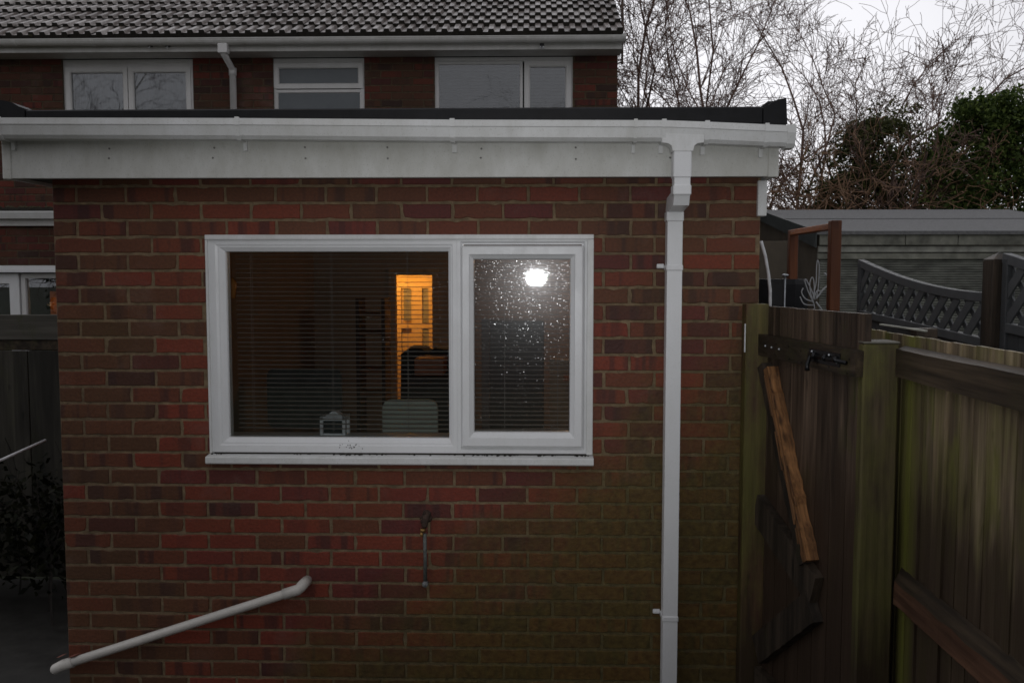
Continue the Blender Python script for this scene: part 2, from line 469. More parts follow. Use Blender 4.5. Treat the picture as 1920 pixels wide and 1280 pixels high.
M = {}
M['brick'] = brick_mat("red_brick", True)
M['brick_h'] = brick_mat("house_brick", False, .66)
M['mortar'] = mortar_mat("mortar", True)
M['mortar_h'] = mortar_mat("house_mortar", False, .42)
M['pvc'] = pvc_mat("white_pvc", grime=.8)
M['pvc_clean'] = pvc_mat("white_pvc_frame", (.76, .765, .77), .28)
M['pvc_fascia'] = pvc_mat("white_pvc_fascia", (.64, .64, .61), 1.15, .33)
M['pvc_house'] = pvc_mat("white_pvc_house", (.66, .65, .63), .8, .4)
M['pvc_hwin'] = pvc_mat("white_pvc_house_window", (.70, .69, .68), .4, .35)
M['pipe'] = pvc_mat("white_waste_pipe", (.66, .63, .58), .5, .28)
M['black'] = simple("black_rubber", (.008, .008, .009), .5, .3, 20, spec=.22)
M['dark'] = simple("dark_void", (.012, .010, .009), .9, .2, 5)
M['tile'] = None
M['fence'] = wood_mat("fence_boards", (.11, .075, .045), (.38, .30, .19), .85, 'z', wet=1.42, green=(.150, .160, .024), band=(-.90, .10))
M['gatew'] = wood_mat("gate_boards", (.024, .015, .010), (.185, .130, .090), .35, 'z', .5, wet=1.36)
M['railw'] = wood_mat("wet_rail", (.020, .014, .009), (.105, .075, .046), .45, 'y', .55)
M['postw'] = wood_mat("mossy_post", (.030, .021, .012), (.125, .092, .055), 1.35, 'z', .65, (.150, .155, .030), wet=.80)
M['hingew'] = wood_mat("red_stained_post", (.045, .020, .014), (.120, .060, .038), 1.35, 'z', .6, (.14, .15, .026), wet=.6)
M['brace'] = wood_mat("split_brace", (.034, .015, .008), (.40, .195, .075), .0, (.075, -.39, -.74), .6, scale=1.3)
M['braced'] = wood_mat("dark_brace", (.020, .016, .012), (.085, .062, .044), .1, 'z', .55)
M['redbrace'] = wood_mat("red_brace", (.060, .028, .017), (.200, .105, .062), .12, 'y', .6)
M['orangew'] = wood_mat("orange_stain", (.120, .036, .012), (.250, .078, .024), .0, 'z', .5)
M['orangebar'] = wood_mat("orange_bar", (.36, .110, .026), (.55, .17, .04), .0, 'y', .5)
M['lfence'] = wood_mat("grey_board", (.085, .080, .066), (.165, .155, .130), .35, 'x', .7)
M['lfenced'] = wood_mat('dark_board', (.030, .028, .022), (.075, .070, .056), .35, 'z', .7)
M['grey'] = simple("grey_paint", (.085, .089, .092), .55, .12, 14)
M['greyd'] = simple("dark_grey_paint", (.058, .061, .064), .55, .15, 14)
M['clad'] = simple("ribbed_cladding", (.15, .155, .132), .8, .45, 6, stretch=(1, 1, 3))
M['board'] = simple("mossy_board", (.20, .20, .165), .85, .45, 9, bmp=.4)
M['boardl'] = simple("pale_board", (.31, .31, .27), .8, .4, 9)
M['felt'] = simple("mineral_felt", (.150, .150, .150), .85, .2, 40, bmp=.3)
M['shedside'] = simple("brown_panel", (.075, .060, .042), .8, .25, 6)
M['bark'] = simple("reddish_bark", (.175, .108, .084), .8, .4, 30)
M['barkd'] = simple("dark_bark", (.085, .058, .045), .85, .4, 30)
M['twig'] = simple("bramble_stem", (.26, .155, .092), .8, .4, 20)
M['ivy'] = leaf_mat("ivy_leaf", (.030, .036, .016), (.16, .17, .06))
M['ever'] = leaf_mat("evergreen_leaf", (.030, .055, .014), (.175, .235, .06))
M['shrub'] = leaf_mat("shrub_leaf", (.006, .007, .004), (.022, .024, .011))
M['hedge'] = leaf_mat("hedge_leaf", (.010, .016, .008), (.04, .055, .02))
M['metal'] = simple("galvanised_steel", (.42, .44, .46), .42, .3, 50, 1)
M['bolt'] = simple("black_bolt", (.015, .015, .016), .28, .3, 50, .6)
M['wire'] = simple("white_wire", (.66, .67, .68), .5, .2, 30)
M['brass'] = simple("dull_brass", (.34, .20, .07), .45, .4, 60, .7)
M['greypipe'] = simple("grey_green_pipe", (.100, .108, .098), .6, .4, 60)
M['moss'] = simple("black_moss_and_shade", (.020, .017, .012), .95, .4, 60)  # moss, and also the painted shadow on the roof tile lips
M['glass'] = glass_mat("window_glass", 1.45, .0)
M['glasswet'] = glass_mat("wet_glass", 1.5, .022, (.92, .93, .93), .008, .22, .055)
M['glassup'] = glass_mat("upper_glass", 1.75, .0, (.75, .78, .80))
M['frost'] = simple("obscured_glass", (.115, .130, .140), .22, .1, 3)
M['net'] = simple("net_curtain", (.36, .37, .39), .9, .1, 8)
M['screw'] = simple("screw_cap", (.20, .195, .18), .6, .2, 90)

# ------------------------------------------------------------------ ground
g = MB(); g.box(-150, 150, -150, 150, -.3, 0)
gm, gnt, gb = new_mat("damp_lawn")
gnt.links.new(ramp(gnt, noise(gnt, 9, 6, position(gnt)), [(.3, (.016, .018, .010)), (.7, (.045, .055, .022))]), gb.inputs["Base Color"])
gb.inputs["Roughness"].default_value = .9
tag(g.build("ground", gm), kind="structure")
pth = MB()
pth.box(-4.6, 2.2, -3.2, 1.75, .0, .006)
pm_, pnt, pb = new_mat("wet_concrete_path")
pnt.links.new(ramp(pnt, noise(pnt, 7, 7, position(pnt), .7), [(.3, (.020, .019, .017)), (.7, (.052, .050, .045))]), pb.inputs["Base Color"])
pb.inputs["Roughness"].default_value = .45
tag(pth.build("path", pm_), kind="structure")

# ------------------------------------------------------------------ brick walls
def brick_wall(mb, x0, x1, z0, z1, y, openings, zref, mi_brick=0, mi_mortar=1, colfn=None, depth=.10, start_header=lambda k: k % 2 == 0, relief=.004):
    """stretcher bond facing -y; openings are (x0,x1,z0,z1)"""
    mb.mi = mi_mortar
    xs = sorted({x0, x1, *[min(max(o[0], x0), x1) for o in openings], *[min(max(o[1], x0), x1) for o in openings]})
    zs = sorted({z0, z1, *[min(max(o[2], z0), z1) for o in openings], *[min(max(o[3], z0), z1) for o in openings]})
    for a, b in zip(xs, xs[1:]):
        run = None
        for c, d in zip(zs, zs[1:]):
            solid = not any(o[0] <= (a + b) / 2 <= o[1] and o[2] <= (c + d) / 2 <= o[3] for o in openings)
            if solid: run = (run[0], d) if run else (c, d)
            if (not solid or d == zs[-1]) and run:
                mb.box(a, b, y + relief, y + depth, run[0], run[1]); run = None
    mb.mi = mi_brick
    H, L, J, C = .065, .215, .010, .075
    k0 = math.floor((z0 - zref) / C) - 1; k1 = math.ceil((z1 - zref) / C) + 1
    for k in range(k0, k1):
        zb = zref + k * C + J / 2; zt = zb + H
        x = x0 + (-.1125 if start_header(k) else 0) + J / 2 * 0
        first = True
        while x < x1:
            a, b = x, x + L
            x += L + J + rnd.uniform(-.0015, .0015)
            a2, b2 = max(a, x0), min(b, x1)
            lo, hi = max(zb, z0), min(zt, z1)
            if b2 - a2 < .02 or hi - lo < .01: continue
            pieces = [(a2, b2, lo, hi)]
            for o in openings:
                nxt = []
                for p in pieces:
                    if p[1] <= o[0] or p[0] >= o[1] or p[3] <= o[2] or p[2] >= o[3]: nxt.append(p); continue
                    if p[0] < o[0]: nxt.append((p[0], o[0], p[2], p[3]))
                    if p[1] > o[1]: nxt.append((o[1], p[1], p[2], p[3]))
                    if p[2] < o[2] - .012: nxt.append((max(p[0], o[0]), min(p[1], o[1]), p[2], o[2]))
                    if p[3] > o[3] + .012: nxt.append((max(p[0], o[0]), min(p[1], o[1]), o[3], p[3]))
                pieces = nxt
            t = colfn((a + b) / 2, (zb + zt) / 2) if colfn else (rnd.random(), rnd.random(), rnd.random(), 1)
            for (p0, p1, q0, q1) in pieces:
                if p1 - p0 < .015: continue
                yo = y + rnd.uniform(-.0012, .0012)
                nx = max(2, int((p1 - p0) / .028)); nz = 2
                per_ = [(p0 + (p1 - p0) * t / nx, q0, 0, 1) for t in range(nx)] + [(p1, q0 + (q1 - q0) * t / nz, -1, 0) for t in range(nz)]
                per_ += [(p1 - (p1 - p0) * t / nx, q1, 0, -1) for t in range(nx)] + [(p0, q1 - (q1 - q0) * t / nz, 1, 0) for t in range(nz)]
                fr = []; bk = []; bb = []
                for (vx, vz, ix, iz) in per_:
                    cr_ = abs(rnd.gauss(0, .0014)) + (rnd.uniform(.002, .006) if rnd.random() < .06 else 0)
                    gx = ix or (1 if vx <= p0 + 1e-6 else 0); gz_ = iz or (1 if vz <= q0 + 1e-6 else 0)
                    if (vx, vz) in ((p0, q0), (p1, q0), (p1, q1), (p0, q1)):
                        gx = 1 if vx == p0 else -1; gz_ = 1 if vz == q0 else -1
                    ax, az = vx + gx * cr_, vz + gz_ * cr_
                    fr.append((ax + gx * .0025, yo + rnd.uniform(-.0005, .0005), az + gz_ * .0025)); bk.append((ax, yo + .003, az)); bb.append((ax, y + .03, az))
                n_ = len(per_); vs = fr + bk + bb
                fs = [tuple(range(n_))]
                for s_ in (0, n_):
                    for q in range(n_):
                        q2 = (q + 1) % n_
                        fs.append((s_ + q, s_ + n_ + q, s_ + n_ + q2, s_ + q2))
                mb.add(vs, fs, t)

# ------------------------------------------------------------------ the brick extension
XL, XR = WX(112, 0, 760), WX(1425, 0, 450)
ZT = WZ(336) + .03
ext = thing("brick_extension", "small red brick flat roofed extension with white window, gutter and downpipe", "extension")
wx0, wx1 = WX(392, 0, 650), WX(1112, 0, 650)
wz1, wz0 = WZ(441), WZ(872)
zref = WZ(476, 0, 200)
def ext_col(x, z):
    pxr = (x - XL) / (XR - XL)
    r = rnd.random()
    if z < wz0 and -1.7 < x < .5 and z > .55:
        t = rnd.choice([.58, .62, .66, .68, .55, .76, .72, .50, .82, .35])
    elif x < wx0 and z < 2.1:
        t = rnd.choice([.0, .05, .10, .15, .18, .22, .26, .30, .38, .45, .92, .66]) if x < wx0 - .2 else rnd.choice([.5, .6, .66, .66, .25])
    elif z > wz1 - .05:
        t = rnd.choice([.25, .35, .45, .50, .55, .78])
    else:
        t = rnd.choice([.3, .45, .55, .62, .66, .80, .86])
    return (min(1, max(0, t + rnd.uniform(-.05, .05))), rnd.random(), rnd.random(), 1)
w = MB()
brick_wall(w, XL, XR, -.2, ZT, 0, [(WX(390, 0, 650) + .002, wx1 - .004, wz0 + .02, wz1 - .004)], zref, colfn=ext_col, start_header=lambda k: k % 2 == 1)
w.build("wall", [M['brick'], M['mortar']], ext, fix=False)
sw = MB()
sw.box(XL, XL + .1, .1, 5.5, -.2, ZT); sw.build("side_wall", [M['brick']], ext)
sw = MB(); sw.box(XR - .1, XR, .1, 5.5, -.2, ZT); sw.build("side_wall", [M['brick']], ext)

FY = -.16            # face of the fascia board
fzb, fzt = WZ(333, FY, 700), WZ(243, FY, 700)
f = MB()
f.box(WX(20, FY, 300), WX(1441, FY, 300), FY, FY + .02, fzb, fzt, .002)
for a, b in ((5, 21), (1440, 1460)):
    f.box(WX(a, FY, 300), WX(b, FY, 300), FY - .006, FY + .03, fzb - .003, fzt, .003)
f.build("fascia", M['pvc_fascia'], ext)
rb = MB()
xb = WX(1459, FY, 300)
rb.box(xb - .022, xb, FY + .032, 5.5, fzb, fzt + .04)
xl_ = WX(5, FY, 300)
rb.build("bargeboard", M['pvc'], ext); rb = MB()
rb.box(xl_, xl_ + .022, FY + .032, 5.5, fzb, fzt + .04)
rb.build("bargeboard", M['pvc'], ext)
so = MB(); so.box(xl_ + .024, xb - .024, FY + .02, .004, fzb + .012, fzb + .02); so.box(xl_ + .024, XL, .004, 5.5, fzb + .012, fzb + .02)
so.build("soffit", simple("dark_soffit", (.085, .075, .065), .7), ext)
ret = MB(); ret.box(WX(1421, -.02, 370), WX(1438, -.02, 370), -.022, 5.4, WZ(405, -.02, 1430), fzb - .002, .003)
ret.build("corner_board", M['pvc'], ext)
rf = MB(); rf.box(xl_ + .03, xb - .03, FY + .03, 5.56, fzb + .05, fzt + .03)
rf.build("flat_roof", M['black'], ext)
# black edge trim with curled corners
ed = MB(); EY = FY - .035
tz0, tz1 = WZ(236, EY, 700), WZ(203, EY, 700)
ed.box(WX(46, EY, 210), WX(1432, EY, 210), EY, EY + .10, tz0, tz1, .006)
P2 = lambda px, py: (WX(px, EY, py), WZ(py, EY, px))
ed.prism([P2(1431, 233), P2(1476, 233), P2(1474, 184), P2(1462, 186), P2(1450, 190), P2(1441, 197), P2(1431, 203)], 'y', EY - .004, EY + .12)
ed.prism([P2(-40, 231), P2(47, 231), P2(47, 204), P2(36, 200), P2(24, 193), P2(8, 189), P2(-40, 184)], 'y', EY - .004, EY + .12)
xr_ = WX(1474, EY, 200)
ed.box(xr_ - .05, xr_ - .004, EY + .122, 5.5, tz0, tz1 + .045, .006)
ed.build("roof_edging", M['black'], ext)
# screw caps in pairs
for px in (205, 401, 571, 726, 903, 1078, 1256):
    for py in (278, 297):
        c = W(px + rnd.uniform(-2, 2), py + rnd.uniform(-2, 2), FY)
        s_ = MB(); s_.tube([(c.x, FY + .002, c.z), (c.x, FY - .0025, c.z)], [.0048, .004], 8)
        s_.build("screw_cap", M['screw'], ext, True)

# gutter: square section, falls a little to the right of the outlet
GY = FY - .012
def gprof(z): # outer profile (y,z) front
    return [(GY - .004, z + .00), (GY - .004, z - .062), (GY - .018, z - .078), (GY - .080, z - .078), (GY - .094, z - .064), (GY - .104, z - .024), (GY - .108, z - .022), (GY - .108, z + .004), (GY - .100, z + .004), (GY - .098, z - .018), (GY - .086, z - .060), (GY - .020, z - .068), (GY - .012, z - .060), (GY - .012, z)]
gp = [(-60, 223), (0, 223), (445, 224), (847, 227), (1245, 228), (1328, 231), (1490, 238)]
gpts = [(WX(px, GY - .1, py), WZ(py, GY - .1, px)) for px, py in gp]
gu = MB()
n = len(gprof(0))
vs = []; fs = []
for (x, z) in gpts:
    vs += [(x, q[0], q[1]) for q in gprof(z)]
for i in range(len(gpts) - 1):
    for k in range(n):
        k2 = (k + 1) % n
        fs.append((i * n + k, i * n + k2, (i + 1) * n + k2, (i + 1) * n + k))
fs.append(tuple(range(n))); fs.append(tuple((len(gpts) - 1) * n + k for k in range(n)))
gu.add(vs, fs)
gut = gu.build("gutter", M['pvc'], ext)
def gz(x):
    for (a, b) in zip(gpts, gpts[1:]):
        if a[0] <= x <= b[0]: return a[1] + (b[1] - a[1]) * (x - a[0]) / (b[0] - a[0])
    return gpts[-1][1]
for px, wd in ((-2, .016), (445, .016), (848, .020), (1192, .014), (1245, .018), (1326, .018), (1438, .016)):
    x = WX(px, GY - .1, 235); z = gz(x)
    b = MB()
    o = [(GY - .002, z - .060), (GY - .016, z - .083), (GY - .082, z - .083), (GY - .098, z - .067), (GY - .108, z - .026), (GY - .112, z - .024), (GY - .112, z + .009), (GY - .098, z + .009), (GY - .098, z + .004), (GY - .109, z + .003), (GY - .109, z - .021), (GY - .105, z - .023), (GY - .095, z - .065), (GY - .081, z - .079), (GY - .018, z - .079), (GY - .006, z - .060)]
    b.prism(o, 'x', x - wd / 2, x + wd / 2)
    b.box(x - wd / 2, x + wd / 2, GY - .004, FY - .001, z - .115, z - .060)
    b.build("gutter_bracket", M['pvc'], gut)
x = gpts[-1][0]; z = gpts[-1][1]
b = MB(); b.prism([(GY - .002, z + .006), (GY - .002, z - .066), (GY - .016, z - .083), (GY - .082, z - .083), (GY - .098, z - .067), (GY - .112, z - .024), (GY - .112, z + .008)], 'x', x - .030, x + .004)
b.build("end_cap", M['pvc'], gut)
DX = (WX(1264, GY - .1, 300) + WX(1297, GY - .1, 300)) / 2
oz = gz(DX)
b = MB()
for (hw, za, zb_) in ((.085, oz - .040, oz - .084),):
    pts = [(DX - .085, oz - .02), (DX - .085, oz - .081), (DX - .060, oz - .084), (DX - .046, oz - .094), (DX - .041, oz - .115), (DX + .041, oz - .115), (DX + .046, oz - .094), (DX + .060, oz - .084), (DX + .085, oz - .081), (DX + .085, oz - .02)]
    b.prism(pts, 'y', GY - .0985, GY - .010)
b.build("gutter_outlet", M['pvc'], gut)
# downpipe
PY = -.052
yo = GY - .060
DX2 = (WX(1256, -.085, 600) + WX(1285, -.085, 600)) / 2
zk0, zk1, zk2 = WZ(352, yo - .035, 1280), WZ(366, yo, 1280), WZ(392, PY, 1280)
dp = MB()
dp.sqtube([(DX, yo, oz - .112), (DX, yo, zk1 + .012), (DX, yo + .012, zk1 - .012), (DX, PY - .015, zk2 + .016), (DX, PY, zk2 - .008), (DX, PY, -.1)], .0325)
dpo = dp.build("downpipe", M['pvc_clean'], ext)
b = MB(); b.box(DX - .037, DX + .037, yo - .037, yo + .037, WZ(333, yo - .03, 1280), oz - .114, .004); b.box(DX - .037, DX + .037, yo - .037, yo + .037, zk1 - .002, zk1 + .040, .004)
b.build("pipe_socket", M['pvc_clean'], dpo)
b = MB(); b.box(DX - .037, DX + .037, PY - .037, PY + .037, zk2 - .055, zk2 - .012, .004)
b.build("pipe_socket", M['pvc_clean'], dpo)
for py in (502, 1160):
    z = WZ(py, -.085, 1270)
    b = MB(); b.box(DX - .036, DX + .036, PY - .0365, PY + .045, z - .012, z + .012, .003)
    b.box(DX - .068, DX - .036, -.018, -.006, z - .002, z + .018, .003)
    b.tube([(DX - .058, -.022, z + .008), (DX - .058, -.017, z + .008)], .0045, 8)
    b.build("pipe_clip", M['pvc_clean'], dpo)

# ------------------------------------------------------------------ kitchen window
FR0 = .002     # face of the fixed frame
X_ = lambda px: WX(px, 0, 650)
Z_ = lambda py: WZ(py, 0, 750)
wf = MB()
prof_fix = lambda wdt: [(0, .07), (0, FR0), (wdt * .45, FR0), (wdt * .58, FR0 + .004), (wdt * .66, FR0 + .004), (wdt * .96, FR0 + .016), (wdt, FR0 + .034), (wdt, .07)]
wf.loft(X_(392), X_(857), Z_(849), Z_(446), prof_fix(X_(425) - X_(392)), (1, .50, .84, .76))
wf.loft(X_(857) + .0005, X_(1103), Z_(849), Z_(446), [(0, .07), (0, FR0), (.016, FR0), (.024, FR0 + .010), (.030, FR0 + .010), (.030, .07)])
win = wf.build("window", M['pvc_clean'], ext)
sh = MB()
sx0, sx1, sz0, sz1 = X_(866), X_(1093), Z_(836), Z_(461)
wi = X_(889) - X_(866)
sh.loft(sx0, sx1, sz0, sz1, [(0, .05), (0, -.014), (wi * .10, -.020), (wi * .62, -.020), (wi * .70, -.014), (wi * .95, -.002), (wi, .016), (wi, .05)], (1, 1.08, 1.22, 1.10))
sh.build("opening_sash", M['pvc_clean'], win)
tr = MB()
tr.box(X_(390), X_(1112), -.012, .03, Z_(449), Z_(440), .002)
tr.box(X_(1100), X_(1112), -.012, .03, Z_(850), Z_(449) - .001, .002)
tr.box(X_(390), X_(394), -.010, .03, Z_(850), Z_(449) - .001, .001)
tr.build("edge_trim", M['pvc'], win)
si = MB()
si.prism([(.02, Z_(849)), (.02, Z_(866)), (-.050, Z_(867)), (-.055, Z_(865)), (-.055, Z_(855)), (-.050, Z_(853.5)), (.02, Z_(851))], 'x', X_(388), X_(1113))
si.build("sill", M['pvc'], win)
pn = MB(); pn.box(X_(425) - .006, X_(841) + .006, .030, .034, Z_(822) - .008, Z_(470) + .008)
pn.build("pane", M['glass'], win)
pn = MB(); pn.box(X_(889) - .004, X_(1068) + .004, .012, .016, Z_(807) - .006, Z_(487) + .006)
pn.build("pane", M['glasswet'], win)["label"] = "right hand pane covered in rain drops"
# rain drops standing on the glass
def drop(mb, x, z, y, r):
    n = 8; h = r * rnd.uniform(.10, .22); tx_, tz_ = rnd.gauss(0, .06), rnd.gauss(0, .06); vs = [(x, y - h, z)]; fs = []
    for i in (1, 2, 3):
        a = i / 3 * math.pi / 2
        for k in range(n):
            t = 2 * math.pi * k / n
            sag = 1.0 + (.25 if math.sin(t) < 0 else 0)
            vs.append((x + r * math.sin(a) * math.cos(t), y - h * (1 - (i / 3) ** 2) - .0002 - r * math.sin(a) * (math.cos(t) * tx_ + math.sin(t) * tz_), z + r * math.sin(a) * math.sin(t) * sag))
    for k in range(n):
        k2 = (k + 1) % n
        fs.append((0, 1 + k, 1 + k2))
        for q in (0, 1): fs.append((1 + q * n + k, 1 + (q + 1) * n + k, 1 + (q + 1) * n + k2, 1 + q * n + k2))
    mb.add(vs, fs)
dm, dnt, db = new_mat("rain_drop"); dnt.nodes.remove(db)
dt_ = nd(dnt, "ShaderNodeBsdfTransparent"); dg = nd(dnt, "ShaderNodeBsdfGlossy"); dg.inputs["Roughness"].default_value = .20
dx_ = nd(dnt, "ShaderNodeMixShader"); dx_.inputs[0].default_value = .42
dnt.links.new(dt_.outputs[0], dx_.inputs[1]); dnt.links.new(dg.outputs[0], dx_.inputs[2])
dnt.links.new(dx_.outputs[0], [n for n in dnt.nodes if n.type == 'OUTPUT_MATERIAL'][0].inputs["Surface"])
rd = MB()
px0, px1, pz0, pz1 = X_(890), X_(1067), Z_(806), Z_(488)
for i in range(7000):
    u = rnd.random(); v = 1 - rnd.random() ** 1.0
    # thick near the top, thinning to the foot of the pane
    if rnd.random() > (.05 + .95 * max(0, (v - .22) / .78) ** 1.7) * (.35 + .65 * math.exp(-((u - .62) / .42) ** 2)): continue
    drop(rd, px0 + u * (px1 - px0), pz0 + v * (pz1 - pz0), .012, rnd.choice([.0008, .0009, .0010, .0012, .0014, .0017, .0024]))
rd.build("raindrops", dm, win, True)["kind"] = "stuff"
rd = MB()
for i in range(260):
    cx, cz = rnd.gauss(X_(800), .13), rnd.gauss(Z_(560), .16)
    if X_(426) < cx < X_(840) and Z_(820) < cz < Z_(472): drop(rd, cx, cz, .030, rnd.choice([.0008, .001, .0014]))
rd.build("raindrops", dm, win, True)["kind"] = "stuff"
ms = MB()
for px, n_, sp in ((405, 6, 12), (650, 16, 14), (700, 8, 20), (905, 14, 14), (950, 16, 16), (1020, 8, 20), (1090, 12, 12), (560, 5, 20), (800, 6, 30)):
    for i in range(n_):
        ms.blob((X_(px + rnd.gauss(0, sp)), -.014 + rnd.uniform(-.008, .010), Z_(852) + rnd.uniform(0, .004)), rnd.uniform(.002, .0055), 5, (1.4, 1, .7), .4)
for i in range(22):
    ms.blob((X_(655 + rnd.gauss(0, 10)), FR0 - .0005, Z_(838 + rnd.gauss(0, 5))), rnd.uniform(.0012, .003), 5, (1, .5, 1), .4)
ms.build("moss_crumbs", M['moss'], win)["kind"] = "stuff"
gk = MB(); gk.box(X_(398), X_(1101), -.0045, FR0 + .01, Z_(851.5), Z_(848.9)); gk.build("sill_joint", M['moss'], win)

# ------------------------------------------------------------------ waste pipe and old tap feed on the wall
wp = MB()
YP = -.070
a = W(565, 1103, YP); e = W(118, 1246, YP)
d1 = (e - a).normalized()
pts = [(a.x + .012, .01, a.z + .018), (a.x + .006, -.03, a.z + .014), (a.x - .004, -.058, a.z + .006), (a.x - .020, YP, a.z - .010)]
pts += [tuple(a + d1 * t) for t in (.05, .3, .8, (e - a).length)]
wp.tube(pts, .0205, 14)
def ring(mb, p, q, r): mb.tube([p, q], r, 14)
wpo = wp.build("waste_pipe", M['pipe'], ext, True)
el = MB()
s0 = a + d1 * .015; s1 = a + d1 * .085
el.tube([(a.x + .010, -.012, a.z + .016), (a.x + .002, -.045, a.z + .011), (a.x - .006, -.062, a.z + .003), tuple(s0), tuple(s1)], .0245, 14)
el.build("elbow", M['pipe'], wpo, True)
el = MB(); q0 = e - d1 * .05
el.tube([tuple(q0), tuple(e), tuple(e + d1 * .035 + Vector((0, -.004, -.006))), tuple(e + d1 * .050 + Vector((0, .02, -.012)))], [.0245, .0245, .024, .022], 14)
el.build("elbow", M['pipe'], wpo, True)
lf = MB(); c = e - d1 * .03
for i in range(5):
    q = c + Vector((rnd.uniform(-.04, .04), rnd.uniform(-.01, .01), .026 + rnd.uniform(0, .006)))
    lf.add([q + Vector((-.02, -.012, 0)), q + Vector((.0, -.014, .006)), q + Vector((.024, .008, .014)), q + Vector((-.004, .014, .004))], [(0, 1, 2, 3)])
leaf = lf.build("fallen_leaves", simple("red_leaf", (.22, .07, .045), .7), None, fix=False)
tag(leaf, "scrap of fallen red leaves lying on the low end of the waste pipe", "leaves")
tp = MB()
c0 = W(796, 1000, -.03); c1 = W(797, 1088, -.03)
tp.tube([(c0.x, -.028, c0.z), (c0.x + .002, -.026, (c0.z + c1.z) / 2), (c1.x, -.024, c1.z)], [.0090, .0082, .0092], 8)
tpo = tp.build("supply_pipe", M['greypipe'], ext, True)
b = MB(); cc = W(797, 1095, -.03); b.tube([(cc.x, -.002, cc.z), (cc.x, -.034, cc.z), (cc.x, -.037, cc.z)], [.0135, .0135, .009], 10); b.tube([(cc.x, -.038, cc.z), (cc.x, -.040, cc.z)], .005, 8); b.build("end_stop", simple('dull_zinc', (.16, .165, .165), .6, .4, 80), tpo, True)
b = MB(); cb = W(793, 996, -.034)
b.tube([(cb.x, -.030, cb.z + .012), (cb.x, -.030, cb.z - .002)], .0135, 8); b.tube([(cb.x - .006, -.034, cb.z - .004), (cb.x - .006, -.036, cb.z - .022)], .007, 8)
b.build("brass_fitting", M['brass'], tpo, True)
b = MB(); ct = W(797, 972, -.03)
b.tube([(ct.x + .004, .012, ct.z + .016), (ct.x + .003, -.010, ct.z + .014), (ct.x + .002, -.026, ct.z + .002), (ct.x, -.030, ct.z - .014), (ct.x - .002, -.030, ct.z - .030), (ct.x - .003, -.030, ct.z - .040)], [.020, .019, .017, .013, .015, .011], 9)
for i in range(14): b.blob((ct.x + rnd.gauss(.002, .009), -.012 + rnd.uniform(-.02, .01), ct.z + rnd.uniform(-.025, .024)), rnd.uniform(.006, .012), 6, (1, .8, 1.2), .4)
b.tube([(ct.x - .006, -.024, ct.z + .008), (ct.x - .020, -.028, ct.z + .004), (ct.x - .024, -.020, ct.z - .004)], [.006, .005, .003], 6)
b.build("pipe_lagging", simple("rusty_lagging", (.050, .030, .021), .9, .5, 60), tpo, True)

# ------------------------------------------------------------------ the room behind the window
it = MB()
YB = 4.35
dx0, dx1, dz1 = WX(742, YB, 600), WX(811, YB, 600), WZ(516, YB, 780)
it.box(XL + .102, XL + .112, .11, 5.5, 0, 2.4); it.box(XR - .112, XR - .102, .11, 5.5, 0, 2.4)
it.box(XL + .113, dx0, YB, YB + .08, .1, 2.39); it.box(dx1, XR - .113, YB, YB + .08, .1, 2.39); it.box(dx0 + .001, dx1 - .001, YB, YB + .08, dz1, 2.39)
m_int = simple("dim_room_paint", (.30, .21, .15), .8, .1, 3)
it.build("inner_wall", m_int, ext)
it = MB(); it.box(XL + .113, XR - .113, .11, 5.5, .09, .1); it.build("floor", simple("brown_floor", (.085, .050, .030), .5), ext)
it = MB(); it.box(XL + .1, XR - .1, .10, 5.5, 2.392, 2.40); it.build("ceiling", simple("room_ceiling", (.4, .36, .32), .8, .05), ext)
it = MB()
for (a, b_) in ((XL + .1, wx0), (wx1, XR - .1)): it.box(a, b_, .101, .109, .1, 2.39)
it.box(wx0, wx1, .101, .109, .1, wz0); it.box(wx0, wx1, .101, .109, wz1, 2.39)
it.build("inner_lining", m_int, ext)
# back hall wall with glazed door, lit by a warm lamp
YH = 5.40
it = MB(); it.box(dx0 - .6, dx1 + .8, YH, YH + .02, .1, 2.39); it.build("hall_wall", simple("hall_paint", (.62, .46, .24), .7, .08), ext)
dr = MB()
hx = lambda px: WX(px, YH - .03, 580)
hz = lambda py: WZ(py, YH - .03, 780)
dr.loft(hx(742), hx(815), .1, hz(529), [(0, YH - .002), (0, YH - .05), (.06, YH - .05), (.06, YH - .002)])
dr.box(hx(772), hx(792), YH - .045, YH - .004, .1, hz(540)); dr.box(hx(752), hx(808), YH - .044, YH - .004, hz(616), hz(606))
hd = dr.build("hall_door", simple("door_paint", (.62, .46, .25), .5, .08), ext)
for a, b_, c, d in ((757, 771, 601, 542), (793, 808, 605, 542), (793, 808, 655, 617)):
    p_ = MB(); p_.box(hx(a), hx(b_), YH - .030, YH - .026, hz(c), hz(d)); p_.build("door_pane", simple("grey_pane", (.24, .24, .22), .3), hd)
tr2 = MB(); tr2.loft(dx0 - .06, dx1 + .06, .0, dz1 + .06, [(0, YB - .001), (0, YB - .02), (.06, YB - .02), (.06, YB - .001)])
tr2.build("doorway_trim", simple("doorway_paint", (.36, .22, .12), .6), ext)
def lamp(name, loc, e, c, r):
    d = bpy.data.lights.new(name, 'POINT'); d.energy = e; d.color = c; d.shadow_soft_size = r
    o = bpy.data.objects.new(name, d); col.objects.link(o); o.location = loc; return o
lamp("hall_light", (dx0 - .12, 4.80, 2.05), 26, (1.0, .44, .08), .08)
lamp("room_fill", (XR - .6, 3.3, 2.2), 6.5, (1.0, .62, .36), .08)  # added fill lamp with no visible fitting, lifts the dark room

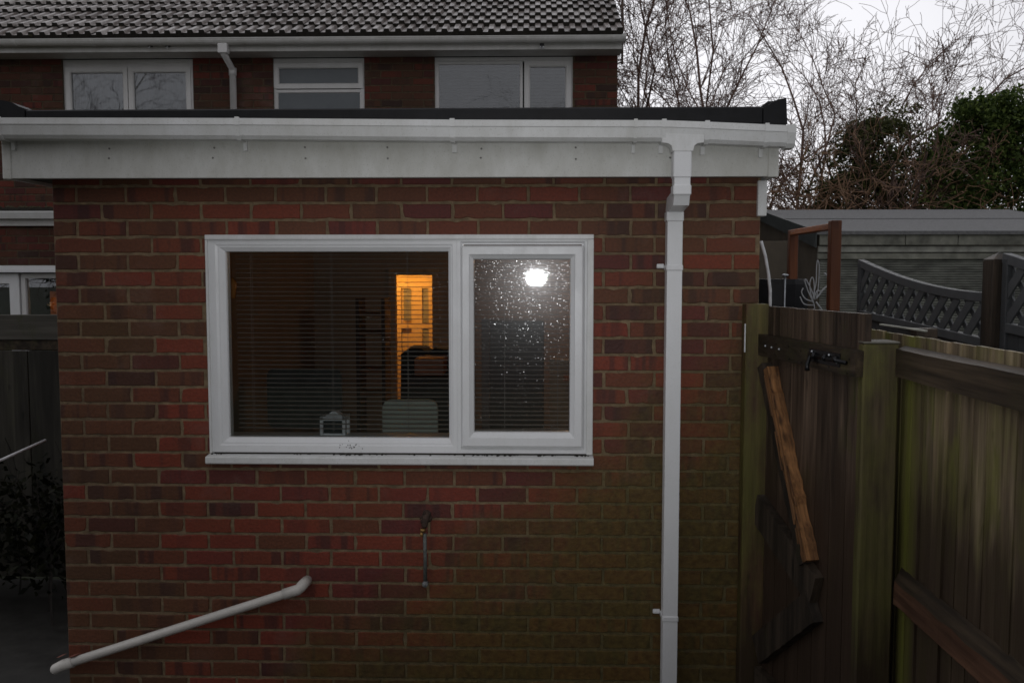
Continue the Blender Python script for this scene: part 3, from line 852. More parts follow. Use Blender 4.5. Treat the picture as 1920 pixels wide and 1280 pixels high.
cm_d = simple("dark_fabric", (.035, .026, .022), .9)
m_chair = simple("grey_green_vinyl", (.46, .50, .42), .6, .08)
m_leg = simple("chair_leg", (.08, .06, .05), .5)
def inx(px, y): return WX(px, y, 700)
def inz(py, y): return WZ(py, y, 750)
def rrect(x0, x1, z0, z1, r):
    pts = []
    for cx, cz, a0 in ((x1 - r, z0 + r, -90), (x1 - r, z1 - r, 0), (x0 + r, z1 - r, 90), (x0 + r, z0 + r, 180)):
        for i in range(5):
            a = R(a0 + i * 22.5); pts.append((cx + r * math.cos(a), cz + r * math.sin(a)))
    return pts
def chair(px0, px1, pyt, y, label, mat):
    t = thing("dining_chair", label, "chair", group="chairs in the room behind the blind")
    x0, x1, zt = inx(px0, y), inx(px1, y), inz(pyt, y)
    b = MB(); b.prism(rrect(x0, x1, zt - .42, zt, .05), 'y', y, y + .035); b.build("backrest", mat, t)
    b = MB(); b.box(x0 + .01, x1 - .01, y + .04, y + .45, .52, .57, .015); b.build("seat", mat, t)
    for xx in (x0 + .02, x1 - .05):
        for yy in (y + .04, y + .40):
            b = MB(); b.box(xx, xx + .03, yy, yy + .03, .1, .519); b.build("leg", m_leg, t)
    shift_base(t, ((x0 + x1) / 2, y, .1)); return t
chair(716, 820, 749, .95, "grey green padded chair close to the window, right of the white lantern", m_chair)
chair(500, 640, 692, 2.3, "dim grey chair further back in the room, left of the lantern", simple('dim_grey_fabric', (.13, .135, .125), .8))
tb = thing("dining_table", "brown wooden table in the dark room behind the chair", "table")
ty = 1.35
b = MB(); b.box(inx(640, ty), inx(765, ty) + .25, ty, ty + .7, .815, .845, .006); b.build("tabletop", simple("table_wood", (.10, .045, .025), .4), tb)
for xx in (inx(640, ty) + .03, inx(765, ty) + .18):
    for yy in (ty + .03, ty + .62):
        b = MB(); b.box(xx, xx + .05, yy, yy + .05, .1, .814); b.build("leg", m_leg, tb)
# dark sofa back before the doorway, with an orange box on it
YS = 3.1
ch = MB()
ch.prism([(inx(748, YS), .1), (inx(862, YS), .1), (inx(862, YS), inz(672, YS)), (inx(838, YS), inz(655, YS)), (inx(815, YS), inz(652, YS)), (inx(804, YS), inz(662, YS)), (inx(790, YS), inz(653, YS)), (inx(766, YS), inz(653, YS)), (inx(752, YS), inz(664, YS))], 'y', YS, YS + .35)
tag(ch.build("armchair", cm_d), "dark round topped armchair standing before the lit doorway", "armchair")
bx = MB(); yb_ = YS - .36
bx.box(inx(777, yb_), inx(832, yb_), yb_, yb_ + .3, inz(704, yb_), inz(672, yb_), .006)
tbx = bx.build("storage_box", simple("orange_box", (.42, .13, .05), .5)); tag(tbx, "orange red box in front of the dark armchair", "box")
bs = MB(); bs.box(inx(765, yb_), inx(845, yb_), yb_ - .02, yb_ + .32, inz(735, yb_), inz(705, yb_), .006); bs.box(inx(770, yb_), inx(840, yb_), yb_, yb_ + .3, .1, inz(735, yb_) - .002)
tag(bs.build("side_table", simple("dark_wood", (.04, .022, .014), .5)), "dark low side table carrying the orange box", "table")
# lantern on the inner sill
YLn = .22
sl = MB(); sl.box(wx0, wx1, .112, .30, inz(817, .2) - .03, inz(817, .2), .004); sl.build("window_board", M['pvc_clean'], ext)
ln = thing("lantern", "small white framed candle lantern with dark glass on the inner window sill", "lantern")
lx0, lx1 = inx(603, YLn), inx(650, YLn); lz0, lz1 = inz(817, .2) + .001, inz(779, YLn)
b = MB()
for xx in (lx0, lx1 - .014):
    for yy in (YLn - .05, YLn + .05): b.box(xx, xx + .014, yy, yy + .014, lz0, lz1)
b.box(lx0, lx1, YLn - .05, YLn + .064, lz1 - .018, lz1, .002); b.box(lx0 + .0145, lx1 - .0145, YLn - .05, YLn + .064, lz0, lz0 + .014)
b.build("frame", M['wire'], ln)
b = MB(); b.box(lx0 + .015, lx1 - .015, YLn - .040, YLn + .05, lz0 + .016, lz1 - .02); b.build("glass_case", simple("dark_glass", (.02, .025, .03), .1), ln)
b = MB(); b.prism([(lx0 + .02, lz1), (lx1 - .02, lz1), ((lx0 + lx1) / 2 + .008, lz1 + .022), ((lx0 + lx1) / 2 - .008, lz1 + .022)], 'y', YLn - .02, YLn + .03); b.build("lid", M['wire'], ln)
shift_base(ln, ((lx0 + lx1) / 2, YLn, lz0))
# shelf unit, screen post and shade seen through the blind
m_shf = simple("orange_brown_shelf", (.20, .085, .04), .6)
un = thing("shelf_unit", "open brown shelf unit against the back of the dark room", "shelves")
yu = 3.7
b = MB()
for px in (668, 716): b.box(inx(px, yu), inx(px, yu) + .03, yu, yu + .3, .1, inz(560, yu))
b.build("upright", simple("brown_upright", (.06, .034, .025), .6), un)
for py in (590, 625, 695, 740): b = MB(); b.box(inx(668, yu) + .031, inx(716, yu) - .001, yu, yu + .3, inz(py, yu) - .012, inz(py, yu) + .012); b.build("shelf", m_shf, un)
pc = MB(); yp = 2.2; pc.box(inx(903, yp), inx(918, yp), yp, yp + .05, .1, inz(598, yp), .004)
tag(pc.build("room_divider_post", simple("greige_paint", (.22, .17, .15), .7)), "upright greyish post inside behind the wet pane", "post")
cb_ = MB(); yc = 2.9; cb_.box(inx(918, yc), inx(1020, yc), yc, yc + .4, .1, inz(600, yc), .006)
cbo = cb_.build("cupboard", simple("cupboard_wood", (.085, .05, .032), .5)); tag(cbo, "brown cupboard standing behind the wet pane", "cupboard")
sd = MB(); ys_ = 1.6
sd.prism([(inx(1040, ys_), .1), (inx(1095, ys_), .1), (inx(1075, ys_), inz(676, ys_)), (inx(1029, ys_), inz(672, ys_))], 'y', ys_, ys_ + .12)
tag(sd.build("folded_screen", simple("tan_board", (.33, .20, .11), .7)), "tan leaning board inside at the right of the wet pane", "board")
sc_ = MB(); sc_.tube([(inx(1062, 1.55), 1.5, inz(700, 1.5)), (inx(1062, 1.55), 1.5, inz(712, 1.5))], .02, 8)
tag(sc_.build("ornament", simple("red_orange_paint", (.6, .16, .05), .4)), "small red orange ornament before the tan board", "ornament")
# hanging pendant that catches orange at the left edge of the pane
pd = MB(); yq = 1.2
pd.tube([(inx(437, yq), yq, inz(520, yq)), (inx(437, yq), yq, inz(530, yq)), (inx(437, yq), yq, inz(560, yq))], [.01, .035, .022], 10)
pd.tube([(inx(437, yq), yq, 2.39), (inx(437, yq), yq, inz(520, yq))], .003, 5)
tag(pd.build("pendant_lamp", simple("amber_glass", (.75, .30, .08), .2), None, True), "small amber pendant lamp at the left edge of the big pane", "lamp")

# venetian blind
def blind(x0, x1, ztop, zbot, cords, y, label):
    t = thing("venetian_blind", label, "blind", group="venetian blinds inside the window")
    b = MB(); b.box(x0, x1, y - .014, y + .014, ztop, ztop + .026, .002); b.build("headrail", m_bl, t)
    b = MB(); z = ztop - .03
    while z > zbot:
        a = R(4) + rnd.gauss(0, R(1.2)); hw = .0115
        dy, dz = hw * math.cos(a), hw * math.sin(a)
        s_ = rnd.gauss(0, .0010); sg = rnd.gauss(0, .0010)
        vs = []
        for xx, q in ((x0 + .004, s_), ((x0 + x1) / 2, sg - .0012), (x1 - .004, -s_)):
            vs += [(xx, y - dy, z - dz + q), (xx, y, z + .0014 + q), (xx, y + dy, z + dz + q)]
        vs += [(v[0], v[1], v[2] - .0006) for v in vs]
        fs = []
        for i in (0, 1):
            for k in (0, 1):
                fs.append((i * 3 + k, i * 3 + k + 1, i * 3 + k + 4, i * 3 + k + 3)); fs.append((9 + i * 3 + k, 9 + i * 3 + k + 3, 9 + i * 3 + k + 4, 9 + i * 3 + k + 1))
            fs.append((i * 3, i * 3 + 3, i * 3 + 12, i * 3 + 9))
        b.add(vs, fs); z -= .0212
    b.build("slats", m_bl, t, fix=False)
    b = MB()
    for xx in cords:
        b.tube([(xx, y - .0125, ztop), (xx, y - .0125, zbot)], .0007, 5); b.tube([(xx, y + .0125, ztop), (xx, y + .0125, zbot)], .0007, 5)
    b.build("cord", m_bl, t)
    shift_base(t, ((x0 + x1) / 2, y, zbot))
m_bl = simple("blind_slat", (.33, .29, .26), .5, .08)
blind(X_(428), X_(856), Z_(445), Z_(818), [inx(472, .1), inx(622, .1), inx(764, .1)], .125, "thin slatted blind with open slats behind the big left pane")
blind(X_(870), X_(1090), Z_(445), Z_(812), [inx(946, .1), inx(1046, .1)], .125, "narrow slatted blind with open slats behind the rain speckled pane")

# ------------------------------------------------------------------ the two storey house behind
YHs = 5.62
hs = thing("brick_house", "two storey red brick house with tiled roof rising behind the extension", "house")
hX = lambda px, py=150: WX(px, YHs, py)
hZ = lambda py, px=700: WZ(py, YHs, px)
HXR = hX(1158)
hzt = hZ(106)
wins = [(117, 362, 205 + 40), (512, 683, 245), (815, 1074, 245)]
ops = [(hX(a), hX(b_), hZ(c), hzt - .0) for a, b_, c in wins]
hb = MB()
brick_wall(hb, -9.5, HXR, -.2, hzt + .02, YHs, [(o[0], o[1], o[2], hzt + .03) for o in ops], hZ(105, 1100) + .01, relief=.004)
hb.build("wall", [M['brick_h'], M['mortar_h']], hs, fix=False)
hb = MB(); hb.box(-9.5, HXR, YHs + .32, YHs + 7, -.2, hzt); hb.build("inner_core", M['dark'], hs)
# eaves
SY = YHs - .28      # face of the house fascia
ez = lambda py: WZ(py, SY, 700)
b = MB(); b.box(-9.5, WX(1166, SY, 90), SY, SY + .03, ez(95), ez(72)); b.build("fascia", M['pvc_house'], hs)
b = MB(); b.box(-9.5, HXR + .02, SY + .032, YHs - .004, hzt - .008, hzt + .006)
b.build("soffit", M['pvc_house'], hs)
b = MB(); b.prism([(SY + .0, ez(95)), (YHs - .002, hzt - .01), (YHs - .002, ez(72)), (SY, ez(72))], 'x', HXR + .024, WX(1167, SY, 90)); b.build("box_end", M['pvc_house'], hs)
# half round eaves gutter
gyc = SY - .060; gzc = WZ(70, gyc - .05, 700)
b = MB()
pr = [(gyc + .056 * math.cos(R(a)), gzc + .056 * math.sin(R(a))) for a in range(180, 361, 20)]
pr2 = [(gyc + .050 * math.cos(R(a)), gzc + .050 * math.sin(R(a))) for a in range(360, 179, -20)]
b.prism(pr + pr2, 'x', -9.5, WX(1171, gyc, 75)); b.box(-9.5, WX(1171, gyc, 75), gyc - .060, gyc - .050, gzc - .004, gzc + .006)
hg = b.build("gutter", M['pvc_house'], hs)
for px in (30, 176, 300, 415, 560, 700, 820, 990, 1150):
    x = WX(px, gyc, 75); b = MB(); pr3 = [(gyc + .061 * math.cos(R(a)), gzc + .061 * math.sin(R(a))) for a in range(180, 361, 20)]
    pr4 = [(gyc + .0565 * math.cos(R(a)), gzc + .0565 * math.sin(R(a))) for a in range(360, 179, -20)]
    b.prism(pr3 + pr4, 'x', x - .015, x + .015); b.build("gutter_bracket", M['pvc_house'], hg)
b = MB(); xe = WX(1171, gyc, 75); b.prism([(gyc + .064 * math.cos(R(a)), gzc + .012 + .066 * math.sin(R(a))) for a in range(180, 361, 20)], 'x', xe - .03, xe + .012); b.build("end_cap", M['pvc_house'], hg)
# house downpipe with swan neck
xa, xc = WX(419, gyc, 90), WX(438, YHs - .05, 180)
b = MB(); b.tube([(xa, gyc, gzc - .05), (xa, gyc, WZ(100, gyc, 420)), (xc, YHs - .06, WZ(132, YHs - .06, 438)), (xc, YHs - .06, 2.75)], .034, 10)
hdp = b.build("downpipe", M['pvc_hwin'], hs, True)
b = MB(); b.box(xa - .048, xa + .048, gyc - .045, gyc + .045, WZ(101, gyc, 420), gzc - .045, .006); b.build("pipe_socket", M['pvc_hwin'], hdp)
b = MB(); b.tube([(xc, YHs - .06, WZ(128, YHs - .06, 438)), (xc, YHs - .06, WZ(142, YHs - .06, 438))], .040, 10); b.build("pipe_clip", M['pvc_hwin'], hdp, True)
# roof tiles
tm, tnt, tb_ = new_mat("concrete_tile")
t0, t1, t2 = tint_node(tnt)
c = ramp(tnt, t0, [(0, (.19, .165, .155)), (.5, (.30, .27, .255)), (1, (.46, .43, .41))])
c = mixc(tnt, ramp(tnt, noise(tnt, 5.5, 6, position(tnt), .7), [(.46, 0.0), (.62, .75)]), c, (.105, .075, .060))
c = mixc(tnt, ramp(tnt, noise(tnt, 9, 5, position(tnt), .7), [(.63, 0.0), (.70, .85)]), c, (.060, .064, .020))
c = mixc(tnt, ramp(tnt, noise(tnt, 16, 4, position(tnt), .7), [(.56, 0.0), (.70, .7)]), c, (.46, .45, .43))
tnt.links.new(c, tb_.inputs["Base Color"]); tb_.inputs["Roughness"].default_value = .30
bump(tnt, tb_, noise(tnt, 70, 5, position(tnt)), .5, .008)
th = R(30); gauge = .30; per = .117
ry0 = gyc + .022; rz0 = WZ(67.5, ry0, 800)
rt = MB()
rxr = WX(1168, ry0, 66)
def rp(x, s, h): # slope coords to world
    return (x, ry0 + s * math.cos(th) - h * math.sin(th), rz0 + s * math.sin(th) + h * math.cos(th))
for k in range(22):
    s0, s1 = k * gauge - (.02), (k + 1) * gauge + .06
    nt_ = int((rxr + 9.5) / (2 * per))
    for i in range(nt_):
        xr1 = rxr - i * 2 * per
        tint = (rnd.random(), rnd.random(), rnd.random(), 1)
        lift = rnd.uniform(-.005, .005) + .007 * math.sin(xr1 * .8 + k * 1.7) * math.sin(xr1 * .33 + k); sl_ = rnd.uniform(-.009, .009) + (rnd.uniform(-.03, .01) if rnd.random() < .06 else 0)
        prof = []
        for q in (0, 1):
            o = q * per
            prof += [(o + .000, .000), (o + .050, .000), (o + .058, .030), (o + .107, .030), (o + .116, .001)]
        for (a, ha), (c_, hc) in zip(prof, prof[1:]):
            xa_, xc_ = xr1 - 2 * per + a + .0005, xr1 - 2 * per + c_
            t_ = .046
            v = [rp(xa_, s0 + sl_, ha + t_ + lift), rp(xc_, s0 + sl_, hc + t_ + lift), rp(xc_, s1, hc + .002), rp(xa_, s1, ha + .002),
                 rp(xa_, s0 + sl_, -.012), rp(xc_, s0 + sl_, -.012)]
            hi_ = ha > .02 and hc > .02
            rt.mi = 0; rt.add(v[:4], [(0, 1, 2, 3)], (min(1, max(0, tint[0] * .95 + (-.05 if hi_ else .16))), tint[1], tint[2], 1))
            rt.mi = 1; rt.add([v[0], v[1], v[4], v[5]], [(2, 3, 1, 0)])  # lip front painted dark as the shadow line under each course
    # cut side of the verge tile
    rt.add([rp(rxr, s0, -.012), rp(rxr, s0, .032), rp(rxr, s1, .004), rp(rxr, s1, -.02)], [(0, 1, 2, 3)], (.2, .5, .5, 1))
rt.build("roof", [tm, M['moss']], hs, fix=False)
b = MB(); b.prism([(ry0 + .06, rz0 - .01), (YHs + 3, rz0 - .12 + (YHs + 3 - ry0) * math.tan(th)), (YHs + 7, rz0 - .02), (YHs + 7, rz0 - .1), (ry0 + .06, rz0 - .1)], 'x', -9.4, rxr - .01)
b.build("roof_core", M['dark'], hs)
# moss cushions lodged between the tiles
mo = MB()
for i in range(150):
    x = rnd.uniform(-6.2, rxr - .05); s_ = rnd.randrange(0, 6) * gauge + rnd.uniform(-.01, .05)
    p = rp(round((x) / per) * per + rnd.uniform(-.02, .02), s_, .030)
    mo.blob(p, rnd.uniform(.012, .03), 6, (1.3, 1, .7), .35)
mo.build("moss", simple("dark_moss", (.045, .040, .018), .95, .5, 30), hs)["kind"] = "stuff"
# upper windows
YW = YHs + .03
def hwin(px0, px1, top, lights, pane_mat, label=None):
    """lights: list of (x0,x1,y0,y1,sash?) in px"""
    X = lambda px: WX(px, YW, 160); Z = lambda py: WZ(py, YW, 700)
    zb = WZ(240, YW, 700)
    b = MB()
    b.loft(X(px0), X(px1), zb, hzt - .010, [(0, YW + .07), (0, YW), (.035, YW), (.035, YW + .07)])
    o = b.build("window", M['pvc_hwin'], hs)
    return o, X, Z
def sash(o, X, Z, a, b_, t, bt, gw, pane, back=None, yoff=-.012):
    m = MB(); m.loft(X(a), X(b_), Z(bt), Z(t), [(0, YW + .05), (0, YW + yoff), (gw * .8, YW + yoff), (gw, YW + yoff + .012), (gw, YW + .05)]); m.build("frame", M['pvc_hwin'], o)
    m = MB(); m.box(X(a) + gw - .004, X(b_) - gw + .004, YW + .018, YW + .022, Z(bt) + gw - .004, Z(t) - gw + .004); m.build("pane", pane, o)
o, X, Z = hwin(117, 362, 112, None, None)
b = MB(); b.box(X(117) + .0355, X(362) - .0355, YW + .004, YW + .05, Z(124), hzt - .0455); b.build("head_panel", M['pvc_hwin'], o)
sash(o, X, Z, 124, 240, 124, 236, .055, M['glassup']); sash(o, X, Z, 241.5, 358, 124, 236, .055, M['glassup'])
b = MB(); n_ = 120; xa, xb_ = X(120), X(360)
vs = []
for i in range(n_ + 1):
    xx = xa + (xb_ - xa) * i / n_; yy = YW + .14 + .018 * math.sin(i * .95) + .007 * math.sin(i * 2.3 + 1)
    vs += [(xx, yy, WZ(242, YW, 700)), (xx, yy + .004 * math.sin(i), WZ(118, YW, 700))]
b.add(vs, [(2 * i, 2 * i + 2, 2 * i + 3, 2 * i + 1) for i in range(n_)]); b.build("net_curtain", M['net'], o, True, fix=False)
o, X, Z = hwin(512, 683, 112, None, None)
b = MB(); b.box(X(512) + .0355, X(683) - .0355, YW + .004, YW + .05, Z(117), hzt - .0455); b.build("head_panel", M['pvc_hwin'], o)
sash(o, X, Z, 514, 681, 118, 166, .055, M['frost']); sash(o, X, Z, 515, 680, 167.5, 240, .035, M['frost'], yoff=.004)
o, X, Z = hwin(815, 1074, 112, None, None)
sash(o, X, Z, 818, 980, 117, 240, .030, M['glassup'], yoff=.004); sash(o, X, Z, 983, 1071, 117, 240, .060, M['glassup'])
b = MB(); b.box(X(815) + .0355, X(1074) - .0355, YW + .004, YW + .05, Z(116.5), hzt - .0455); b.build("head_panel", M['pvc_hwin'], o)
m_sl = simple("upper_blind", (.12, .12, .115), .7)
b = MB(); z = hzt - .1
while z > Z(242):
    b.box(X(822), X(1067), YW + .09, YW + .094, z - .032, z - .004); z -= .036
b.build("blind_slats", m_sl, o)
# wall between windows and eaves fittings
for px, kind in ((283, 0), (316, 0), (1016, 1)):
    t = thing("security_light" if kind else "camera_bracket", {283: "small dark fitting under the house gutter, left of a pair", 316: "small dark fitting under the house gutter, right of a pair", 1016: "small twin floodlight under the gutter above the right upper window"}[px], "light" if kind else "bracket")
    x = WX(px, SY, 88); z = WZ(88, SY, px)
    b = MB(); b.box(x - .022, x + .022, SY - .035, SY - .001, z - .006, z + .026, .004); b.build("housing", M['bolt'], t)
    for dx_ in ((-.014, .014) if kind else (0,)):
        b = MB(); b.tube([(x + dx_, SY - .028, z - .006), (x + dx_, SY - .042, z - .024)], [.009, .011], 8); b.build("lamp_head", M['wire'], t)
    shift_base(t, (x, SY, z))
# aerial mast bracketed to the gable
t = thing("aerial_mast", "thin dark aerial mast bracketed to the gable edge of the house", "mast")
xm = WX(1167, 5.9, 60)
b = MB(); b.tube([(xm, 5.9, WZ(121, 5.9, 1167)), (xm, 5.9, 6.9)], .013, 8); b.build("pole", M['barkd'], t)
b = MB(); b.beam((HXR, 5.9, WZ(113, 5.9, 1160)), (xm, 5.9, WZ(113, 5.9, 1160)), .02, .012); b.beam((HXR, 5.9, WZ(121, 5.9, 1160)), (xm, 5.9, WZ(117, 5.9, 1160)), .02, .012); b.build("bracket", M['barkd'], t)
# ground floor bay at the far left
bY = YHs - .36
bx = lambda px, py=450: WX(px, bY, py)
bz = lambda py: WZ(py, bY, 50)
bay = thing("bay_porch", "low flat roofed brick bay with white patio doors beside the extension", "bay")
b = MB(); bxr = XL - .06
bxr2 = -1.9 - .1
brick_wall(b, -8.5, bxr2, bz(500), bz(424), bY, [], bz(497), relief=.004)
b.build("wall", [M['brick_h'], M['mortar_h']], bay, fix=False)
b = MB(); b.box(-8.5, bxr2, bY - .05, bY - .02, bz(424), bz(412), .003); b.build("fascia", M['pvc_house'], bay)
b = MB(); b.prism([(bY - .06, bz(412)), (bY - .13, bz(411)), (bY - .15, bz(400)), (bY - .15, bz(397.5)), (bY - .06, bz(397.5))], 'x', -8.5, bxr2); b.build("gutter", M['pvc'], bay)
b = MB(); b.box(-8.5, bxr2, bY - .06, YHs - .01, bz(396), bz(390), .004)
b.build("flat_roof", M['moss'], bay)
mo = MB()
for i in range(70): mo.blob((rnd.uniform(-6.3, -5), bY - .06 + rnd.uniform(0, .08), bz(389)), rnd.uniform(.012, .035), 6, (1.3, 1, .5), .35)
mo.build("moss", simple("bay_moss", (.07, .06, .03), .95, .5, 30), bay)["kind"] = "stuff"
b = MB(); b.box(-8.5, bxr2, bY - .06, bY + .06, bz(511), bz(506), .004); b.box(-8.5, bxr2, bY - .04, bY + .06, bz(505.8), bz(498), .004); b.build("head_trim", M['pvc_clean'], bay)
dd = MB()
dd.loft(bx(-60), bx(31), .05, bz(513), [(0, bY + .1), (0, bY + .01), (.10, bY + .01), (.11, bY + .03), (.11, bY + .1)])
ddo = dd.build("patio_door", M['pvc_clean'], bay)
p_ = MB(); p_.box(bx(-60) + .1, bx(31) - .1, bY + .05, bY + .055, .15, bz(513) - .1); p_.build("pane", M['glassup'], ddo)
dd = MB(); dd.loft(bx(33), bx(170), .05, bz(513), [(0, bY + .1), (0, bY + .03), (.045, bY + .03), (.05, bY + .05), (.05, bY + .1)])
ddo = dd.build("patio_door", M['pvc_hwin'], bay)
p_ = MB(); p_.box(bx(33) + .04, bx(170) - .04, bY + .06, bY + .065, .1, bz(513) - .04); p_.build("pane", M['glassup'], ddo)
b = MB(); b.box(-8.5, bxr2, bY + .35, bY + .355, -.1, bz(513)); b.build("dark_interior", M['dark'], bay)
b = MB(); b.box(WX(94, bY + .2, 560), WX(108, bY + .2, 560), bY + .2, bY + .22, 1.0, WZ(546, bY + .2, 100)); b.build("orange_glow_sheet", simple("glow_orange", (.62, .18, .03), .8), bay)  # orange sheet stands in for interior light reflected at the door
lamp("glow_sheet_lamp", (WX(101, bY + .2, 560), bY + .10, WZ(570, bY + .1, 100)), .10, (1, .6, .3), .02)  # small lamp added to light the orange sheet

# ------------------------------------------------------------------ left side fence, rod, shrubs
lfY = 1.75
lf = thing("side_fence", "grey board fence panel left of the extension", "fence")
b = MB()
zt_, zm_ = WZ(590, lfY, 50), WZ(637, lfY, 50)
for i, x in enumerate([-6.0, -4.6]):
    pass
b.rt(); b.box(-6.0, XL - .02, lfY, lfY + .03, zm_, zt_, .004)
b.build("top_board", M['lfence'], lf)
b = MB(); b.rt(); b.box(-6.0, XL - .02, lfY + .02, lfY + .07, zm_ - .07, zm_ - .002, .004); b.build("rail", M['railw'], lf)
b = MB(); x = -6.0
while x < XL - .05:
    b.rt(); b.box(x, min(x + .295, XL - .02), lfY + .005, lfY + .025, .02, zm_ - .072, .003); x += .3
b.build("board_panel", M['lfenced'], lf)
for x in (-6.05, -4.2):
    b = MB(); b.rt(); b.box(x - .05, x + .05, lfY + .072, lfY + .17, 0, zt_, .005); b.build("post", M['lfence'], lf)
rod = MB(); a = W(-20, 872, 1.0); e = W(85, 825, 1.35)
rod.tube([a, e], .009, 8); tag(rod.build("garden_cane", M['wire'], None, True), "thin white cane slanting over the dark shrub at the left edge", "cane")

def leaf_cloud(mb, c, rad, n, size, flat=.0, inner=.3, mask=None):
    for i in range(n):
        while True:
            p = Vector((rnd.uniform(-1, 1), rnd.uniform(-1, 1), rnd.uniform(-1, 1)))
            if p.length < 1 and p.length > inner * rnd.random(): break
        q = Vector((c[0] + p.x * rad[0], c[1] + p.y * rad[1], c[2] + p.z * rad[2]))
        nrm = Vector((rnd.gauss(0, 1), rnd.gauss(0, 1), rnd.gauss(.6, 1))).normalized()
        u = nrm.orthogonal().normalized(); v = nrm.cross(u)
        a = rnd.uniform(0, 6.28); u, v = u * math.cos(a) + v * math.sin(a), v * math.cos(a) - u * math.sin(a)
        s_ = size * rnd.uniform(.45, 1.5)
        t = rnd.random() ** 1.6
        mb.add([q - u * s_, q - v * s_ * .5, q + u * s_, q + v * s_ * .5 + nrm * s_ * .2], [(0, 1, 2, 3)], (t, rnd.random(), rnd.random(), 1))
def branchy(mb, p, d, L, r, depth, wander=.25, up=.1, nseg=6, kids=4, spread=.7, minr=.0025):
    pts = [Vector(p)]; rad = [r]; d = Vector(d).normalized()
    for i in range(nseg):
        d = (d + Vector((rnd.gauss(0, wander), rnd.gauss(0, wander), rnd.gauss(0, wander) + up)) * .45).normalized()
        pts.append(pts[-1] + d * L / nseg); rad.append(max(minr, r * (1 - .72 * (i + 1) / nseg)))
    mb.rt(); mb.tube(pts, rad, 6 if r > .02 else (4 if r > .008 else 3), cap=False)
    if depth <= 0: return
    for k in range(kids):
        t = rnd.uniform(.22, 1.0); i = min(nseg - 1, int(t * nseg)); q = pts[i].lerp(pts[i + 1], t * nseg - i)
        dd_ = (pts[i + 1] - pts[i]).normalized()
        side = Vector((rnd.gauss(0, 1), rnd.gauss(0, 1), rnd.gauss(0, 1))); side = (side - dd_ * side.dot(dd_)).normalized()
        nd_ = (dd_ + side * spread * rnd.uniform(.6, 1.5)).normalized()
        branchy(mb, q, nd_, L * rnd.uniform(.28, .55), max(minr, rad[i] * .55), depth - 1, wander, up * .6, max(4, nseg - 1), kids, spread, minr)

sb = MB()
for i in range(16): branchy(sb, (rnd.uniform(-4.3, -2.75), rnd.uniform(.9, 1.5), 0), (rnd.gauss(0, .3), rnd.gauss(0, .2), 1), .9, .008, 1, .3, .1, 5, 3)
shr = thing("shrub", "dark leafy shrub in the passage left of the extension", "shrub")
sb.build("stems", simple("dark_stem", (.018, .014, .011), .9), shr)
sb = MB()
for i in range(9): leaf_cloud(sb, (-4.3 + i * .19, 1.15 + rnd.uniform(-.15, .2), .45 + rnd.uniform(-.1, .25)), (.32, .3, .38), 330, .028)
sb.build("foliage", M['shrub'], shr, fix=False)
shift_base(shr, (-3.5, 1.2, 0))

# ------------------------------------------------------------------ gate, posts and fence on the right
G0 = Vector((1.005, -.10)); G1 = Vector((1.150, -.865))
gd = (G1 - G0).normalized(); gn = Vector((gd.y, -gd.x))        # gn points to the viewer side (-x)
if gn.x > 0: gn = -gn
GL = (G1 - G0).length
def GP(u, z, o=0): q = G0 + gd * u + gn * o; return Vector((q.x, q.y, z))
gt = thing("wooden_gate", "weathered ledged and braced wooden gate with black bolt beside the extension", "gate")
b = MB(); nb = 7; bw = GL / nb
for i in range(nb):
    b.rt(); u0 = i * bw + .002; u1 = (i + 1) * bw - .002
    zt_ = 1.87 + rnd.uniform(-.002, .002)
    pts = [GP(u0, .12, -.022), GP(u1, .12, -.022), GP(u1, .12, 0), GP(u0, .12, 0)]
    ptt = [Vector((p.x, p.y, zt_)) for p in pts]
    b.add(pts + ptt, [(0, 1, 2, 3), (4, 5, 6, 7), (0, 1, 5, 4), (1, 2, 6, 5), (2, 3, 7, 6), (3, 0, 4, 7)])
b.build("board_panel", M['gatew'], gt)
def gbeam(u0, z0, u1, z1, h, th_, mat, name, o=.0, rag=.0018):
    b = MB(); b.rt()
    a, e = GP(u0, z0, th_ / 2 + .001 + o), GP(u1, z1, th_ / 2 + .001 + o)
    d = (e - a).normalized(); nn = Vector((gn.x, gn.y, 0)); upv = nn.cross(d); 
    if upv.z < 0: upv = -upv
    # uneven, split edge
    n_ = 26; vs = []
    for i in range(n_ + 1):
        q = a.lerp(e, i / n_); j1, j2 = rnd.uniform(-rag, rag), rnd.uniform(-rag, rag)
        for sg, so_ in ((-1, -1), (-1, 1), (1, 1), (1, -1)):
            vs.append(q + upv * (sg * h / 2 + (j1 if sg > 0 else j2)) + nn * (so_ * th_ / 2))
    fs = [(0, 1, 2, 3), tuple(n_ * 4 + k for k in (3, 2, 1, 0))]
    for i in range(n_):
        for k in range(4): fs.append((i * 4 + k, i * 4 + 4 + k, i * 4 + 4 + (k + 1) % 4, i * 4 + (k + 1) % 4))
    b.add(vs, fs)
    return b.build(name, mat, gt)
gbeam(-.03, 1.705, GL, 1.695, .092, .036, M['railw'], "ledge")
gbeam(-.02, .985, .51, .79, .135, .036, M['braced'], "ledge", .0)
gbeam(.0, .22, GL, .22, .11, .034, M['braced'], "ledge")
br = gbeam(.025, 1.62, .435, .875, .052, .046, M['braced'], "brace", 0, .004); br["label"] = "dark upper brace split open along one bright orange edge"
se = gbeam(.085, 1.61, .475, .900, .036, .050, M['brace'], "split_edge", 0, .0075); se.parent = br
sl_ = MB()
